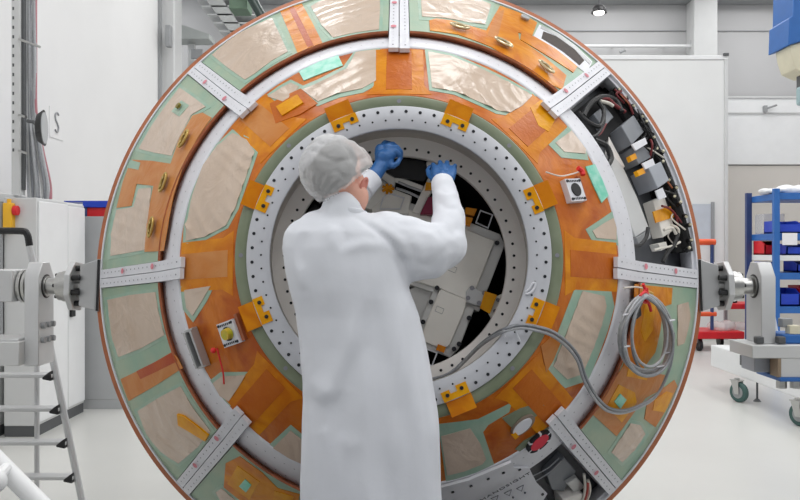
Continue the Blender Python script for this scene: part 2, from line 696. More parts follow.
BAY = {}
for nm, k in (('H', 1), ('A', 2), ('B', 3), ('C', 4), ('D', 5), ('F', 7)):
    t0 = k * pi / 4
    t1 = t0 + pi / 4
    p = patch_uv('panel', sector(t0, t1, 1.081, 1.518, *gaps(k)), WP, 0.0, GREEN, mod, res=.05, skirt=lambda r: WB(r) - .03)
    BAY[nm] = p
    mb = MB()
    oa, ob = [asin(x / 1.08) for x in gaps(k)]
    mb.lathe([(1.0835, .514), (1.074, .512), (1.0765, .43), (1.083, .43)], 24, a0=t0 + oa, a1=t1 - ob)
    mb.build('edge_strip', BROWN, p)


def pp(bay, nm, poly, lift, m, **k):
    return patch(nm, poly, WP, lift, m, BAY[bay], **k)


def foil(bay, poly, border=True, **k):
    if border:
        patch('border_film', shrink(poly, 3.2), WP, .0035, GREENT, BAY[bay], th=.004)
    k.setdefault('wr', .006)
    k.setdefault('res', .013)
    k.setdefault('ridge', .009)
    return patch('foil_patch', poly, WP, .008, FOIL, BAY[bay], th=.008, **k)


# --- bay left of the top spoke
foil('A', [(212, 55), (232, 38), (250, 28), (272, 18), (280, 35), (288, 52), (272, 61), (255, 74), (245, 80), (228, 68)], ridge=.001, wr=.003)
pp('A', 'kapton_strip', [(280, 11), (302, 4), (313, 24), (323, 44), (310, 49), (298, 54), (289, 32)], .009, KAP)
pp('A', 'kapton_strip', [(289, 9), (294, 7), (314, 46), (308, 48)], .012, KAPR)
foil('A', [(311, 7), (319, 2), (345, -6), (380, -11), (380, 10), (379, 30), (355, 33), (333, 38), (322, 26)], rdir=2.0)
# --- bay right of the top spoke
foil('H', [(421, 2), (421, -10), (450, -7), (480, 0), (491, 5), (488, 15), (485, 25), (470, 23), (440, 18), (422, 17)], rdir=.6, ridge=.01)
pp('H', 'kapton_tape', [(429, 21), (436, 19), (452, 21), (472, 27), (486, 31), (493, 18), (500, 6), (519, 13), (537, 23), (532, 36), (518, 33), (519, 40), (540, 54), (566, 76), (562, 90), (548, 84), (520, 65), (490, 47), (458, 35), (430, 31)], .009, KAP, wr=.003)
pp('H', 'kapton_tape', [(496, 14), (504, 10), (497, 40), (487, 36)], .012, KAPP)
pp('H', 'kapton_tape', [(521, 33), (534, 37), (556, 50), (577, 67), (573, 73), (545, 55), (520, 40)], .012, KAP)
pp('H', 'cover_frame', [(533, 37), (539, 25), (556, 33), (574, 45), (592, 62), (586, 74), (577, 67), (556, 50)], .011, PRIMERW)
pp('H', 'slot_shade', [(541, 39), (543, 32), (556, 37), (572, 48), (584, 61), (579, 66), (562, 52)], .014, mat('slot_shade_brown', (52, 36, 28), .6, var=.3, vscale=60))  # dark patch laid on top stands in for the shaded depth of the slot
pp('H', 'cover_edge', [(541, 26), (558, 34), (577, 48), (591, 63), (589, 65), (574, 50), (556, 37), (540, 29)], .016, STEELD)
pp('H', 'border_film', [(560, 82), (578, 70), (585, 73), (564, 92)], .006, GREENT)
# --- bay above the left spoke
foil('B', [(139, 149), (152, 126), (168, 103), (180, 88), (193, 97), (206, 107), (192, 115), (181, 135), (172, 156), (155, 153)], rdir=.3)
pp('B', 'kapton_tape', [(132, 160), (152, 161), (171, 164), (180, 138), (193, 116), (203, 113), (212, 118), (198, 138), (184, 165), (174, 195), (168, 228), (164, 251), (145, 252), (147, 225), (154, 186), (137, 184), (132, 206), (117, 208), (124, 180)], .009, KAPP, wr=.003)
foil('B', [(117, 210), (134, 207), (139, 189), (152, 188), (149, 215), (145, 250), (111, 256), (112, 232)], rdir=1.2)
pp('B', 'border_film', [(131, 160), (128, 168), (139, 170), (141, 163)], .013, GREENT)
pp('B', 'label_film', [(172, 112), (182, 101), (190, 106), (180, 117)], .016, GREENT)
# --- bay below the left spoke
foil('C', [(108, 300), (130, 295), (156, 292), (159, 312), (165, 335), (140, 349), (119, 357), (112, 335)], rdir=2.3, ridge=.014)
pp('C', 'kapton_strip', [(121, 379), (150, 365), (172, 352), (178, 358), (183, 368), (155, 386), (129, 401)], .009, KAPP)
pp('C', 'kapton_strip', [(137, 371), (155, 362), (173, 352), (178, 361), (158, 371), (141, 379)], .012, KAPR)
foil('C', [(138, 411), (160, 397), (181, 386), (190, 402), (203, 420), (211, 431), (198, 447), (179, 463), (161, 451), (147, 434)], rdir=.9, ridge=.008)
pp('C', 'kapton_strip', [(179, 413), (186, 415), (198, 424), (210, 434), (207, 440), (192, 431), (180, 424)], .04, KAPY)
# --- bay right of the lower left spoke
pp('D', 'kapton_tape', [(226, 463), (240, 456), (262, 472), (278, 488), (300, 494), (296, 512), (262, 516), (224, 487)], .009, KAP)
pp('D', 'kapton_frame', [(238, 465), (260, 481), (250, 499), (228, 483)], .016, KAPY)
pp('D', 'sensor_pad', [(246, 478), (252, 484), (247, 491), (240, 485)], .028, AQUA, th=.014)
pp('D', 'kapton_frame', [(275, 490), (294, 496), (290, 510), (272, 506)], .016, KAPY)
foil('D', [(216, 492), (222, 488), (246, 508), (240, 520), (226, 508)])
# --- bay below the right spoke
pp('F', 'kapton_tape', [(634, 284), (672, 288), (671, 304), (662, 307), (660, 330), (655, 352), (640, 372), (622, 368), (632, 330)], .009, KAP)
pp('F', 'kapton_strip', [(645, 300), (655, 302), (652, 330), (644, 342), (640, 330)], .013, KAPY)
pp('F', 'kapton_tape', [(592, 414), (607, 390), (622, 367), (640, 371), (666, 375), (663, 388), (645, 398), (634, 412), (616, 436)], .009, KAPP)
pp('F', 'kapton_frame', [(606, 406), (618, 384), (634, 392), (636, 402), (621, 422)], .015, KAPY)
pp('F', 'sensor_pad', [(613, 401), (619, 393), (625, 399), (619, 408)], .028, AQUA, th=.014)
pp('F', 'kapton_frame', [(628, 366), (648, 372), (646, 380), (626, 376)], .015, KAPY)
pp('F', 'kapton_tape', [(647, 400), (662, 389), (674, 380), (677, 386), (668, 406), (655, 427), (644, 419)], .009, KAPP)
pp('F', 'kapton_frame', [(654, 400), (666, 391), (672, 393), (664, 412), (652, 410)], .015, KAPY)
foil('F', [(630, 423), (640, 425), (645, 434), (634, 450), (622, 462), (611, 452)], rdir=.8)
foil('F', [(677, 305), (688, 302), (690, 318), (684, 343), (677, 346)], border=False)
# brass latches on the tape
def latch(px, py, rot, bay, m=None):
    M = frame(px, py, WP, .014, rot)
    mb = MB()
    n = 20
    mb.tube([M @ V((.045 * cos(2 * pi * i / n), .019 * sin(2 * pi * i / n), .008)) for i in range(n)], .006, 8, 0, closed=True)
    mb.prism([(.036 * cos(2 * pi * i / n), .013 * sin(2 * pi * i / n)) for i in range(n)], -.004, .004, 1, M)
    mb.cyl(M @ V((-.02, 0, 0)), M @ V((-.02, 0, .016)), .007, n=10, mi=0)
    mb.cyl(M @ V((.02, 0, 0)), M @ V((.02, 0, .016)), .007, n=10, mi=0)
    return mb.build('latch', [m or mat('brass', (196, 168, 96), .3, .6, var=.1), mat('latch_inset', (170, 140, 84), .4, .2, var=.2)], BAY[bay])


for a in ((187, 141, 62, 'B'), (167, 184, 70, 'B'), (155, 228, 78, 'B')):
    latch(*a)
SILV = mat('film_wrapped_silver', (222, 210, 176), .2, .5, var=.15, vscale=50)
for a in ((459, 30, -12, 'H'), (502, 46, -27, 'H'), (544, 70, -40, 'H')):
    latch(*a, SILV)
M = frame(524, 20, WP, .01, -20)
MB().cyl(M @ V((0, 0, 0)), M @ V((0, 0, .012)), .025, n=14).build('button_cap', STEELD, BAY['H'], bevel=.003)
M = frame(181, 108, WP, .012)
MB().cyl(M @ V((0, 0, 0)), M @ V((0, 0, .012)), .016, n=12).build('sensor_bead', mat('olive_bead', (132, 118, 40), .5, var=.3, vscale=60), BAY['B'])


# --- inner cone: tape arms, foil windows
def cp(nm, poly, lift, m, **k):
    return patch(nm, poly, WC, lift, m, cone, **k)


def cfoil(poly, g=4.0, **k):
    patch('border_film', shrink(poly, g), WC, .004, GREENT, cone, th=.004)
    k.setdefault('wr', .005)
    k.setdefault('ridge', .009)
    return patch('foil_patch', poly, WC, .009, FOIL, cone, th=.008, res=.013, **k)


def arm(th, w, r0=.68, r1=.93, m=KAP, lift=.004, off=0.0, fl=1.5, dz=0.0):
    e = (cos(th), sin(th))
    t = (-sin(th), cos(th))
    pol = [(e[0] * r + t[0] * (s_ + off), e[1] * r + t[1] * (s_ + off) + dz) for r, s_ in ((r1, -w), (r1, w), (r0 + .05, w), (r0, w * fl), (r0, -w * fl), (r0 + .05, -w))]
    return patch_uv('kapton_strip', pol, WC, lift, m, cone, res=.03, wr=.002)


for i, th in enumerate(SPK):
    arm(th, .105, r0=.665, m=KAP, fl=1.25, dz=-.028 if i in (0, 4) else 0)
    arm(th, .054, r0=.69, m=KAPP if i in (3, 4) else KAPM, lift=.008, fl=1.0, dz=-.028 if i in (0, 4) else 0)
# windows (photo outline of every foil patch)
cfoil([(302, 90), (320, 83), (346, 70), (356, 53), (376, 50), (376, 81), (362, 89), (338, 94), (318, 102)], rdir=2.2)
cfoil([(268, 97), (280, 89), (291, 83), (299, 87), (294, 95), (283, 102)], 3)
cfoil([(428, 52), (450, 56), (478, 68), (505, 81), (532, 96), (522, 106), (510, 113), (497, 111), (478, 102), (455, 92), (432, 88)], 3, rdir=.5, ridge=.012)
cfoil([(555, 143), (571, 131), (588, 148), (585, 154), (564, 152)], 6)
cfoil([(592, 231), (604, 223), (613, 218), (616, 228), (616, 240), (596, 238)], 5)
cfoil([(582, 291), (604, 296), (606, 306), (600, 328), (592, 350), (582, 374), (567, 379), (553, 366), (562, 343), (574, 312)], 8, rdir=1.0)
cp('border_film', [(438, 424), (478, 419), (512, 402), (509, 412), (488, 425), (483, 432), (494, 464), (470, 477), (446, 482)], .004, GREENT)
patch('foil_patch', [(441, 436), (470, 428), (480, 443), (486, 459), (482, 464), (464, 471), (447, 475)], WC, .009, FOIL, cone, th=.008, res=.02, wr=.005)
cfoil([(233, 133), (247, 140), (255, 152), (250, 167), (243, 187), (236, 208), (226, 226), (205, 237), (186, 241), (187, 225), (193, 195), (203, 165), (216, 148)], 3, rdir=.8, ridge=.014)
cfoil([(185, 290), (211, 286), (203, 300), (193, 316), (187, 308)], 4)
cfoil([(213, 383), (222, 376), (246, 375), (238, 388), (229, 401), (220, 396)], 4)
cfoil([(273, 448), (291, 430), (303, 440), (303, 464), (288, 458)], 4)
cp('kapton_tape', [(270, 104), (301, 89), (318, 104), (300, 115), (276, 124)], .012, KAPM)
cp('kapton_patch', [(277, 108), (298, 96), (304, 104), (283, 117)], .03, KAPY)
cp('label_film', [(299, 72), (320, 62), (338, 55), (343, 66), (324, 73), (304, 81)], .012, AQUA)
cp('label_film', [(585, 167), (598, 163), (606, 179), (612, 195), (601, 203), (592, 184)], .014, AQUA)
cp('kapton_tape', [(530, 108), (541, 100), (556, 118), (548, 132), (538, 126)], .012, KAPY)
cp('kapton_tape', [(540, 345), (552, 336), (562, 338), (553, 360), (546, 372)], .01, KAPP)
cp('primer_patch', [(515, 449), (523, 441), (548, 427), (556, 437), (540, 451), (525, 461)], .008, OLIVE)
cp('primer_patch', [(502, 418), (520, 408), (540, 402), (547, 408), (530, 420), (514, 430)], .008, OLIVE)
# square sensors with a round eye
def sensor(px, py, rot, s_, eye, ring):
    M = frame(px, py, WC, .0, rot)
    mb = MB()
    mb.box((0, 0, .012), (s_, s_, .03), 0, M)
    h = s_ / 2
    for a in (-1, 1):
        for b in (-1, 1):
            mb.cyl(M @ V((a * h * .8, b * h * .8, .02)), M @ V((a * h * .8, b * h * .8, .031)), .006, n=8, mi=1)
    for k in range(6):
        mb.box(((k - 2.5) * s_ * .11, h * .78, .0275), (s_ * .06, .009, .002), 1, M)
        mb.box(((k - 2.5) * s_ * .11, -h * .78, .0275), (s_ * .06, .009, .002), 1, M)
    o = mb.build('sensor_housing', [PRIMERW, HOLE], cone)
    mb = MB()
    mb.cyl(M @ V((0, 0, .02)), M @ V((0, 0, .031)), s_ * .29, n=24)
    mb.build('sensor_ring', ring, cone)
    if eye:
        MB().cyl(M @ V((s_ * .1, 0, .03)), M @ V((s_ * .1, 0, .055)), s_ * .24, s_ * .22, n=24).build('sensor_knob', eye, cone)
    mb = MB()
    mb.box((h + .012, .01, .006), (.018, s_ * 1.1, .02), 0, M)
    mb.build('sensor_bracket', BROWN, cone)


sensor(571, 192, 18, .098, None, BLACK)
sensor(233, 332, 24, .1, LIME, BLACK)
# silver slotted bracket beside the mid ring
mb = MB()
M = frame(200, 347, WC, .0, -64)
for y, z in ((-.022, .02), (.022, .02)):
    mb.box((0, y, z), (.16, .012, .04), 0, M)
mb.box((0, 0, .004), (.16, .05, .01), 1, M)
mb.box((.08, 0, .015), (.012, .056, .03), 0, M)
mb.box((-.08, 0, .015), (.012, .056, .03), 0, M)
mb.build('slotted_bracket', [STEELD, HOLE], cone, bevel=.002)
# round opening and red cover
M = frame(522, 424, WC, .0, 35)
mb = MB()
n = 28
ring = [(.058 * cos(2 * pi * i / n), .036 * sin(2 * pi * i / n)) for i in range(n)]
mb.prism(ring, -.005, .014, 0, M)
mb.build('port_rim', mat('taupe_port', (140, 124, 112), .45, var=.1), cone)
mb = MB()
mb.prism([(x * .82 - .006, y * .8 + .003) for x, y in ring], 0, .018, 0, M)
mb.build('port_window', PRIMERW, cone)
MB().box((-.052, -.006, .016), (.02, .03, .01), 0, M).build('kapton_patch', KAPY, cone)
M = frame(537.5, 440, WC, .0, 35)
mb = MB()
n = 36
for i in range(n):
    a, b = 2 * pi * i / n, 2 * pi * (i + 1) / n
    q = lambda t, r, z: M @ V((r * .062 * cos(t), r * .038 * sin(t), z))
    mb._add([q(a, .72, .018), q(a, 1, .018), q(b, 1, .018), q(b, .72, .018), q(a, 1, 0), q(b, 1, 0)], [(0, 1, 2, 3), (1, 4, 5, 2)], 1 if i % 6 == 0 else 0)
mb.build('cover_edge', [HOLE, PRIMERW], cone)
MB().prism([(.046 * cos(2 * pi * i / n), .028 * sin(2 * pi * i / n)) for i in range(n)], 0, .02, 0, M).build('red_cover', PINKRED, cone)
# kapton clips over the green ring
for k in range(8):
    t = pi / 8 + k * pi / 4
    e = V((cos(t), 0, sin(t)))
    tn = V((-sin(t), 0, cos(t)))
    M = Matrix(((tn.x, e.x, 0, 0), (0, 0, -1, 0), (tn.z, e.z, 0, 0), (0, 0, 0, 1)))
    mb = MB()
    mb.box((0, .633, .923), (.105, .066, .012), 0, M)
    o1 = mb.build('kapton_clip', KAP, mod)
    mb = MB()
    mb.prism([(-.058, .602), (-.058, .562), (-.022, .562), (-.022, .578), (.006, .578), (.006, .556), (.05, .556), (.05, .602)], .9335, .9375, 0, M)
    for x, y in ((-.036, .58), (.026, .574)):
        mb.cyl(M @ V((x, y, .936)), M @ V((x, y, .941)), .008, n=10, mi=1)
    mb.build('clip_tab', [KAPY, HOLE], o1)

# red tag strings
def px_line(pts, S, lift):
    S2 = lambda r: S(r) + lift * 1.35
    return [surf_pt(*uv(x, y, S2), S2, 0) for x, y in pts]


mb = MB()
mb.tube(catmull(px_line([(546, 172), (560, 176), (572, 174), (581, 171)], WC, .02), 5), .003, 6, 0)
mb.tube(catmull(px_line([(578, 168), (582, 171), (583, 175)], WC, .026), 4), .011, 8, 1)
mb.build('tag_string', [WIREW, REDT], cone)
mb = MB()
mb.tube(catmull(px_line([(217, 348), (220, 360), (223, 372), (224, 384)], WC, .02), 5), .004, 6)
mb.ball(surf_pt(*uv(217, 349, WC), WC, .02), .012)
mb.build('tag_string', REDT, cone)

# ------------------------------------------------ open equipment bay, right
bay = MB().build('equipment_bay', SLATE, mod) if False else None
mb = MB()
t0, t1 = 0, pi / 4
pol = sector(t0, t1, 1.09, 1.487, .012, .045)
ofs = lambda r: interp(r, TB) - .15
bayo = patch_uv('equipment_bay', pol, ofs, .0, mat('bay_grey', (78, 81, 86), .5, .2, var=.08), mod, res=.06)


def slab(nm, poly, S, lift, h, m, parent, bevel=.004):
    """a box shaped unit: outline from the photo, standing on the surface with height h"""
    q = [uv(x, y, lambda r: S(r) + lift + h) for x, y in poly]
    mb = MB()
    n = len(q)
    vs = [surf_pt(a, b, S, lift) for a, b in q] + [surf_pt(a, b, S, lift + h) for a, b in q]
    fs = [(i, (i + 1) % n, n + (i + 1) % n, n + i) for i in range(n)] + [tuple(range(n - 1, -1, -1)), tuple(range(n, 2 * n))]
    mb._add(vs, fs)
    return mb.build(nm, m, parent, bevel=bevel)


slab('side_plate', [(603, 152), (618, 168), (632, 198), (644, 229), (630, 238), (622, 216), (612, 190)], ofs, .03, .012, LGREY, bayo)
slab('side_web', [(630, 238), (644, 230), (645, 238), (633, 247)], ofs, 0, .05, MGREY, bayo)
slab('electronics_box', [(611, 132), (624, 121), (634, 137), (621, 150)], ofs, 0, .10, SLATE, bayo)
slab('electronics_box', [(622, 152), (634, 146), (644, 160), (630, 168)], ofs, 0, .08, SLATE, bayo)
slab('electronics_box', [(636, 172), (649, 166), (657, 184), (645, 192)], ofs, 0, .11, SLATEL, bayo)
slab('wiring_tray', [(572, 114), (592, 98), (609, 84), (622, 98), (632, 112), (618, 128), (600, 146), (588, 138)], ofs, 0, .025, VOID, bayo, 0)
slab('electronics_box', [(588, 118), (599, 109), (608, 121), (597, 132)], ofs, 0, .06, SLATE, bayo)
slab('mounting_lug', [(620, 150), (634, 143), (636, 149), (624, 156)], ofs, .10, .008, PRIMERW, bayo, .001)
slab('mounting_lug', [(630, 168), (641, 163), (643, 169), (633, 174)], ofs, .10, .008, PRIMERW, bayo, .001)
slab('mounting_lug', [(643, 194), (650, 191), (654, 200), (646, 203)], ofs, .10, .008, PRIMERW, bayo, .001)
cbx = slab('converter_box', [(646, 202), (662, 195), (672, 228), (656, 238)], ofs, 0, .06, BOXG, bayo)
slab('kapton_strip', [(645, 213), (665, 207), (668, 218), (648, 224)], ofs, .06, .006, KAPY, cbx, .0)
slab('kapton_tab', [(618, 161), (624, 158), (626, 163), (620, 166)], ofs, .08, .02, KAPY, bayo, .0)
slab('kapton_tab', [(625, 175), (632, 172), (634, 177), (627, 180)], ofs, .08, .02, KAPY, bayo, .0)
slab('cover_strip', [(606, 138), (612, 150), (622, 168), (617, 172), (606, 154)], ofs, 0, .03, FLANGE, bayo)
slab('bracket', [(652, 244), (660, 242), (662, 248), (655, 251)], ofs, 0, .05, BOXG, bayo, .002)
# connector row along the rim side: dark backing with many plugs
strip = [(614, 88), (627, 103), (645, 133), (659, 163), (670, 193), (680, 224), (686, 252)]
mb = MB()
base = px_line(strip, ofs, .075)
mb.tube(catmull(base, 6), .036, 10, 0)
mb.tube(catmull([p * .965 + V((0, .0, 0)) for p in base], 6), .034, 10, 0)
mb.tube(catmull([p * .93 + V((0, .02, 0)) for p in base], 6), .028, 10, 0)
mb.build('connector_rail', VOID, bayo)
rnd = random.Random(3)
cm = catmull(base, 6)
for i in range(3, len(cm) - 1, 2):
    p = cm[i]
    q = p + V((rnd.uniform(-.02, .02), -.03, rnd.uniform(-.015, .015)))
    d = V((rnd.uniform(-.6, .6), -1, rnd.uniform(-.6, .6))).normalized()
    mb = MB()
    mb.cyl(q, q + d * .025, .012, n=10)
    mb.cyl(q + d * .02, q + d * .035, .007, n=8, mi=1)
    mb.build('plug', [BLACK, mat('pale_plug', (214, 208, 180), .4, var=.05)], bayo)
for i in range(26):
    j = rnd.randrange(2, len(cm) - 6)
    p = cm[j] + V((rnd.uniform(-.07, .01), -.055, rnd.uniform(-.03, .03)))
    q = cm[j + rnd.randrange(2, 6)] + V((rnd.uniform(-.07, .02), -.05, rnd.uniform(-.03, .03)))
    m_ = (p + q) / 2 + V((rnd.uniform(-.05, .02), -rnd.uniform(.01, .04), rnd.uniform(-.02, .02)))
    MB().tube(catmull([p, m_, q], 7), rnd.choice((.0035, .0045, .006)), 6).build('wire', rnd.choice((WIREK, WIREK, WIRER, WIREW, WIREK, BROWN)), bayo)
for pts, r, m in (([(583, 116), (590, 104), (602, 97), (615, 100), (622, 112)], .014, WIREK),
                  ([(578, 112), (588, 122), (600, 126), (604, 112), (598, 102)], .011, WIREK),
                  ([(590, 138), (598, 134), (604, 122), (603, 112)], .008, WIREK),
                  ([(594, 140), (606, 146), (611, 158), (607, 166)], .014, WIREK),
                  ([(599, 98), (608, 99), (616, 106), (625, 112)], .010, WIRER),
                  ([(600, 101), (608, 103), (613, 106)], .009, WIREW),
                  ([(592, 137), (600, 134), (606, 124)], .005, WIRER),
                  ([(632, 246), (640, 245), (646, 238), (648, 228)], .010, WIREK),
                  ([(662, 206), (670, 209), (676, 216), (678, 226)], .006, WIRER),
                  ([(664, 230), (672, 228), (676, 234)], .008, WIREW),
                  ([(654, 250), (662, 248), (672, 246), (680, 242)], .006, WIREW),
                  ([(663, 262), (668, 252), (675, 243), (678, 232)], .010, WIREK)):
    MB().tube(catmull(px_line(pts, ofs, .09), 6), r, 8).build('wire', m, bayo)

# ------------------------------------------------ open bay, bottom right
pol = sector(6 * pi / 4, 7 * pi / 4, 1.09, 1.487, .045, .045)
bay2 = patch_uv('equipment_bay', pol, ofs, .0, mat('bay_dark', (84, 86, 90), .5, .2, var=.08), mod, res=.06)
slab('electronics_box', [(543, 470), (560, 452), (572, 466), (560, 486), (548, 484)], ofs, 0, .05, SLATE, bay2)
slab('electronics_box', [(556, 490), (574, 484), (590, 500), (580, 514), (560, 514)], ofs, 0, .09, FLANGE, bay2)
slab('electronics_box', [(520, 500), (545, 495), (552, 520), (525, 530)], ofs, 0, .06, SLATE, bay2)
slab('mounting_lug', [(561, 476), (571, 470), (579, 480), (570, 487)], ofs, .0, .07, BOXD, bay2)
for pts in ([(533, 476), (548, 468), (559, 458)], [(536, 481), (550, 472), (561, 461)]):
    MB().tube(catmull(px_line(pts, ofs, .07), 5), .003, 6).build('wire', CABLE, bay2)
for pts, m in (([(584, 474), (585, 488), (582, 502)], WIREW), ([(588, 480), (590, 490), (586, 504)], WIREW), ([(588, 482), (587, 492), (584, 502)], mat('red_wire', (190, 70, 60), .5, var=.1))):
    MB().tube(catmull(px_line(pts, ofs, .10), 5), .007, 8).build('wire', m, bay2)
# hand lettered cover plate
plate_poly = [(437, 486), (468, 478), (510, 460), (513, 466), (528, 466), (536, 482), (546, 492), (540, 502), (500, 522), (440, 530)]
WBp = lambda r: interp(r, TB) + .002
pl = patch('cover_plate', plate_poly, WBp, .036, PRIMERW, mod, th=.012, res=.03)
for px, py in ((470, 483), (487, 476), (502, 470), (518, 467), (541, 492), (452, 489)):
    M = frame(px, py, WBp, .012)
    MB().cyl(M @ V((0, 0, 0)), M @ V((0, 0, .005)), .007, n=10).build('screw', HOLE, pl)
fn = bpy.data.curves.new('lettering', 'FONT')
fn.body = 'HANDSIGHT'
fn.size = .041
fn.space_character = 1.12
fn.align_x = 'CENTER'
fn.extrude = .0008
fn.materials.append(INK)
tmp = bpy.data.objects.new('lettering', fn)
COL.objects.link(tmp)
bpy.context.view_layer.update()
me_ = bpy.data.meshes.new_from_object(tmp.evaluated_get(bpy.context.evaluated_depsgraph_get()))
COL.objects.unlink(tmp)
bpy.data.objects.remove(tmp)
fo = bpy.data.objects.new('lettering', me_)
COL.objects.link(fo)
fo.parent = pl
fo.matrix_local = frame(503.5, 482.5, WBp, .024, 23)
for px, py in ((494, 496), (507, 490.5), (519, 486)):
    M = frame(px, py, WBp, .019, 18)
    mb = MB()
    a, b, c = V((-.018, .022, 0)), V((.018, .022, 0)), V((0, -.016, 0))
    mb.tube([M @ a, M @ b, M @ c], .0018, 5, closed=True)
    mb.ball(M @ V((.012, -.042, 0)), .005)
    mb.build('drawn_triangle', INK, pl)

# ------------------------------------------------ equipment inside the cavity
def plane_uv(px, py, w):
    return uv(px, py, lambda r: w)


def block(nm, poly, w, h, m, parent=cavity, bevel=.004):
    w += .1
    q = [plane_uv(x, y, w) for x, y in poly]
    mb = MB()
    mb.prism(q, w - h, w, f=lambda a, b, c: (a, -c, b))
    return mb.build(nm, m, parent, bevel=bevel)


ub = block('avionics_box', [(402, 200), (469, 222), (500, 234), (505, 245), (479, 312), (437, 294), (410, 285)], .40, .2, BOXD)
block('box_lid', [(408, 209), (466, 229), (495, 241), (471, 302), (441, 289), (414, 281)], .412, .02, BOXG, ub)
lb = block('avionics_box', [(436, 284), (478, 301), (470, 320), (459, 349), (450, 358), (437, 353), (413, 343), (424, 312)], .40, .2, BOXD)
block('box_lid', [(440, 289), (467, 300), (464, 312), (450, 345), (443, 350), (420, 340), (427, 320)], .412, .02, BOXG, lb)
block('side_cover', [(408, 290), (420, 284), (434, 288), (424, 318), (408, 325)], .37, .15, BOXD)
br = block('joint_bracket', [(466, 292), (470, 286), (488, 294), (483, 308), (466, 302)], .425, .03, ALU)


def screw(px, py, w, r, par, m=HOLE):
    w += .1
    u_, v_ = plane_uv(px, py, w)
    MB().cyl((u_, -w, v_), (u_, -w - .006, v_), r, n=12).build('screw', m, par)


for px, py in ((472, 288), (484, 293), (468, 298), (479, 303)):
    screw(px, py, .425, .010, br, RIVET)
for px, py in ((497, 243), (437, 288), (431, 302), (423, 322), (469, 318), (459, 344), (454, 349)):
    screw(px, py, .412, .011, ub if py < 286 else lb)
block('kapton_tab', [(485, 291), (497, 295), (490, 314), (480, 308)], .44, .01, KAPY, br, 0)
block('pale_bracket', [(497, 296), (506, 292), (506, 306), (494, 322), (489, 313)], .42, .05, BOXG)
for px, py in ((498, 300), (495, 311)):
    screw(px, py, .42, .009, br, RIVET)
block('kapton_tab', [(438, 344), (446, 347), (444, 353), (436, 350)], .43, .01, KAP, lb, 0)
block('kapton_tab', [(416, 330), (422, 332), (419, 339), (413, 337)], .43, .01, KAPY, lb, 0)
block('kapton_tab', [(466, 207), (477, 209), (474, 216), (465, 214)], .42, .04, KAP, ub, 0)
block('kapton_tab', [(464, 216), (473, 218), (470, 226), (462, 224)], .43, .04, KAP, ub, 0)


def wire_frame(pts, w, r, m=PRIMERW):
    w += .1
    q = [plane_uv(x, y, w) for x, y in pts]
    mb = MB()
    mb.tube([(a, -w, b) for a, b in q], r, 6, closed=True)
    mb.build('corner_frame', m, cavity)


wire_frame([(480.5, 210.5), (492.5, 215), (488, 228), (476, 222.5)], .41, .005)
wire_frame([(424, 348), (437, 353), (432, 366), (419, 361)], .43, .005)
wire_frame([(450, 265), (457, 268), (455, 273), (448, 270)], .412, .0014, MGREY)
wire_frame([(437, 306), (444, 309), (442, 314), (435, 311)], .412, .0014, MGREY)
block('black_housing', [(384, 157), (424, 160), (430, 172), (424, 181), (395, 177), (386, 172)], .45, .2, BLACK)
block('wall_bracket', [(366, 176), (384, 170), (396, 174), (394, 190), (370, 210), (360, 205)], .42, .1, BOXG)
block('wall_bracket', [(370, 196), (386, 186), (412, 196), (408, 214), (372, 214)], .41, .1, BOXG)
wire_frame([(383, 198), (388, 193), (404, 198), (400, 209), (380, 209)], .42, .004)
block('strut', [(428, 178), (437, 182), (420, 214), (412, 212)], .44, .04, BOXG)
block('strut', [(396, 176), (408, 180), (424, 186), (422, 190), (394, 181)], .43, .03, BOXG)
block('strut', [(426, 162), (437, 158), (446, 164), (430, 178)], .46, .05, FLANGE)
block('maroon_latch', [(428, 197), (437, 196), (433, 214), (420, 214)], .46, .06, MAROON)
block('kapton_tab', [(426, 182), (434, 183), (433, 190), (425, 190)], .46, .02, KAPY, cavity, 0)
mb = MB()
for k in range(7):
    a = 2 * pi * k / 7
    u_, v_ = plane_uv(388 + 6 * cos(a), 189 + 5 * sin(a), .53)
    u0, v0 = plane_uv(388, 189, .53)
    mb.tube([(u0, -.53, v0), (u_, -.54, v_)], .007, 6)
mb.build('kapton_knot', KAPY, cavity)
for pts in ([(398, 182), (410, 187), (424, 192)], [(396, 188), (410, 193), (420, 198)], [(378, 178), (386, 183), (392, 190)]):
    q = [plane_uv(x, y, .53) for x, y in pts]
    MB().tube(catmull([(a, -.53, b) for a, b in q], 5), .006, 6).build('wire', CABLE, cavity)
block('wall_bracket', [(306, 212), (316, 203), (322, 214), (314, 226)], .40, .1, BLACK)

# ------------------------------------------------ trunnions (part of the module)
def xlathe(mb, prof, y, z, mi=0, n=28):
    """prof: (x, radius) along a sideways axis"""
    k = len(prof)
    vs = [(x, y + r * cos(2 * pi * i / n), z + r * sin(2 * pi * i / n)) for x, r in prof for i in range(n)]
    fs = [(j * n + i, j * n + (i + 1) % n, (j + 1) * n + (i + 1) % n, (j + 1) * n + i) for j in range(k - 1) for i in range(n)]
    fs += [tuple(range(n - 1, -1, -1)), tuple(range((k - 1) * n, k * n))]
    mb._add(vs, fs, mi)


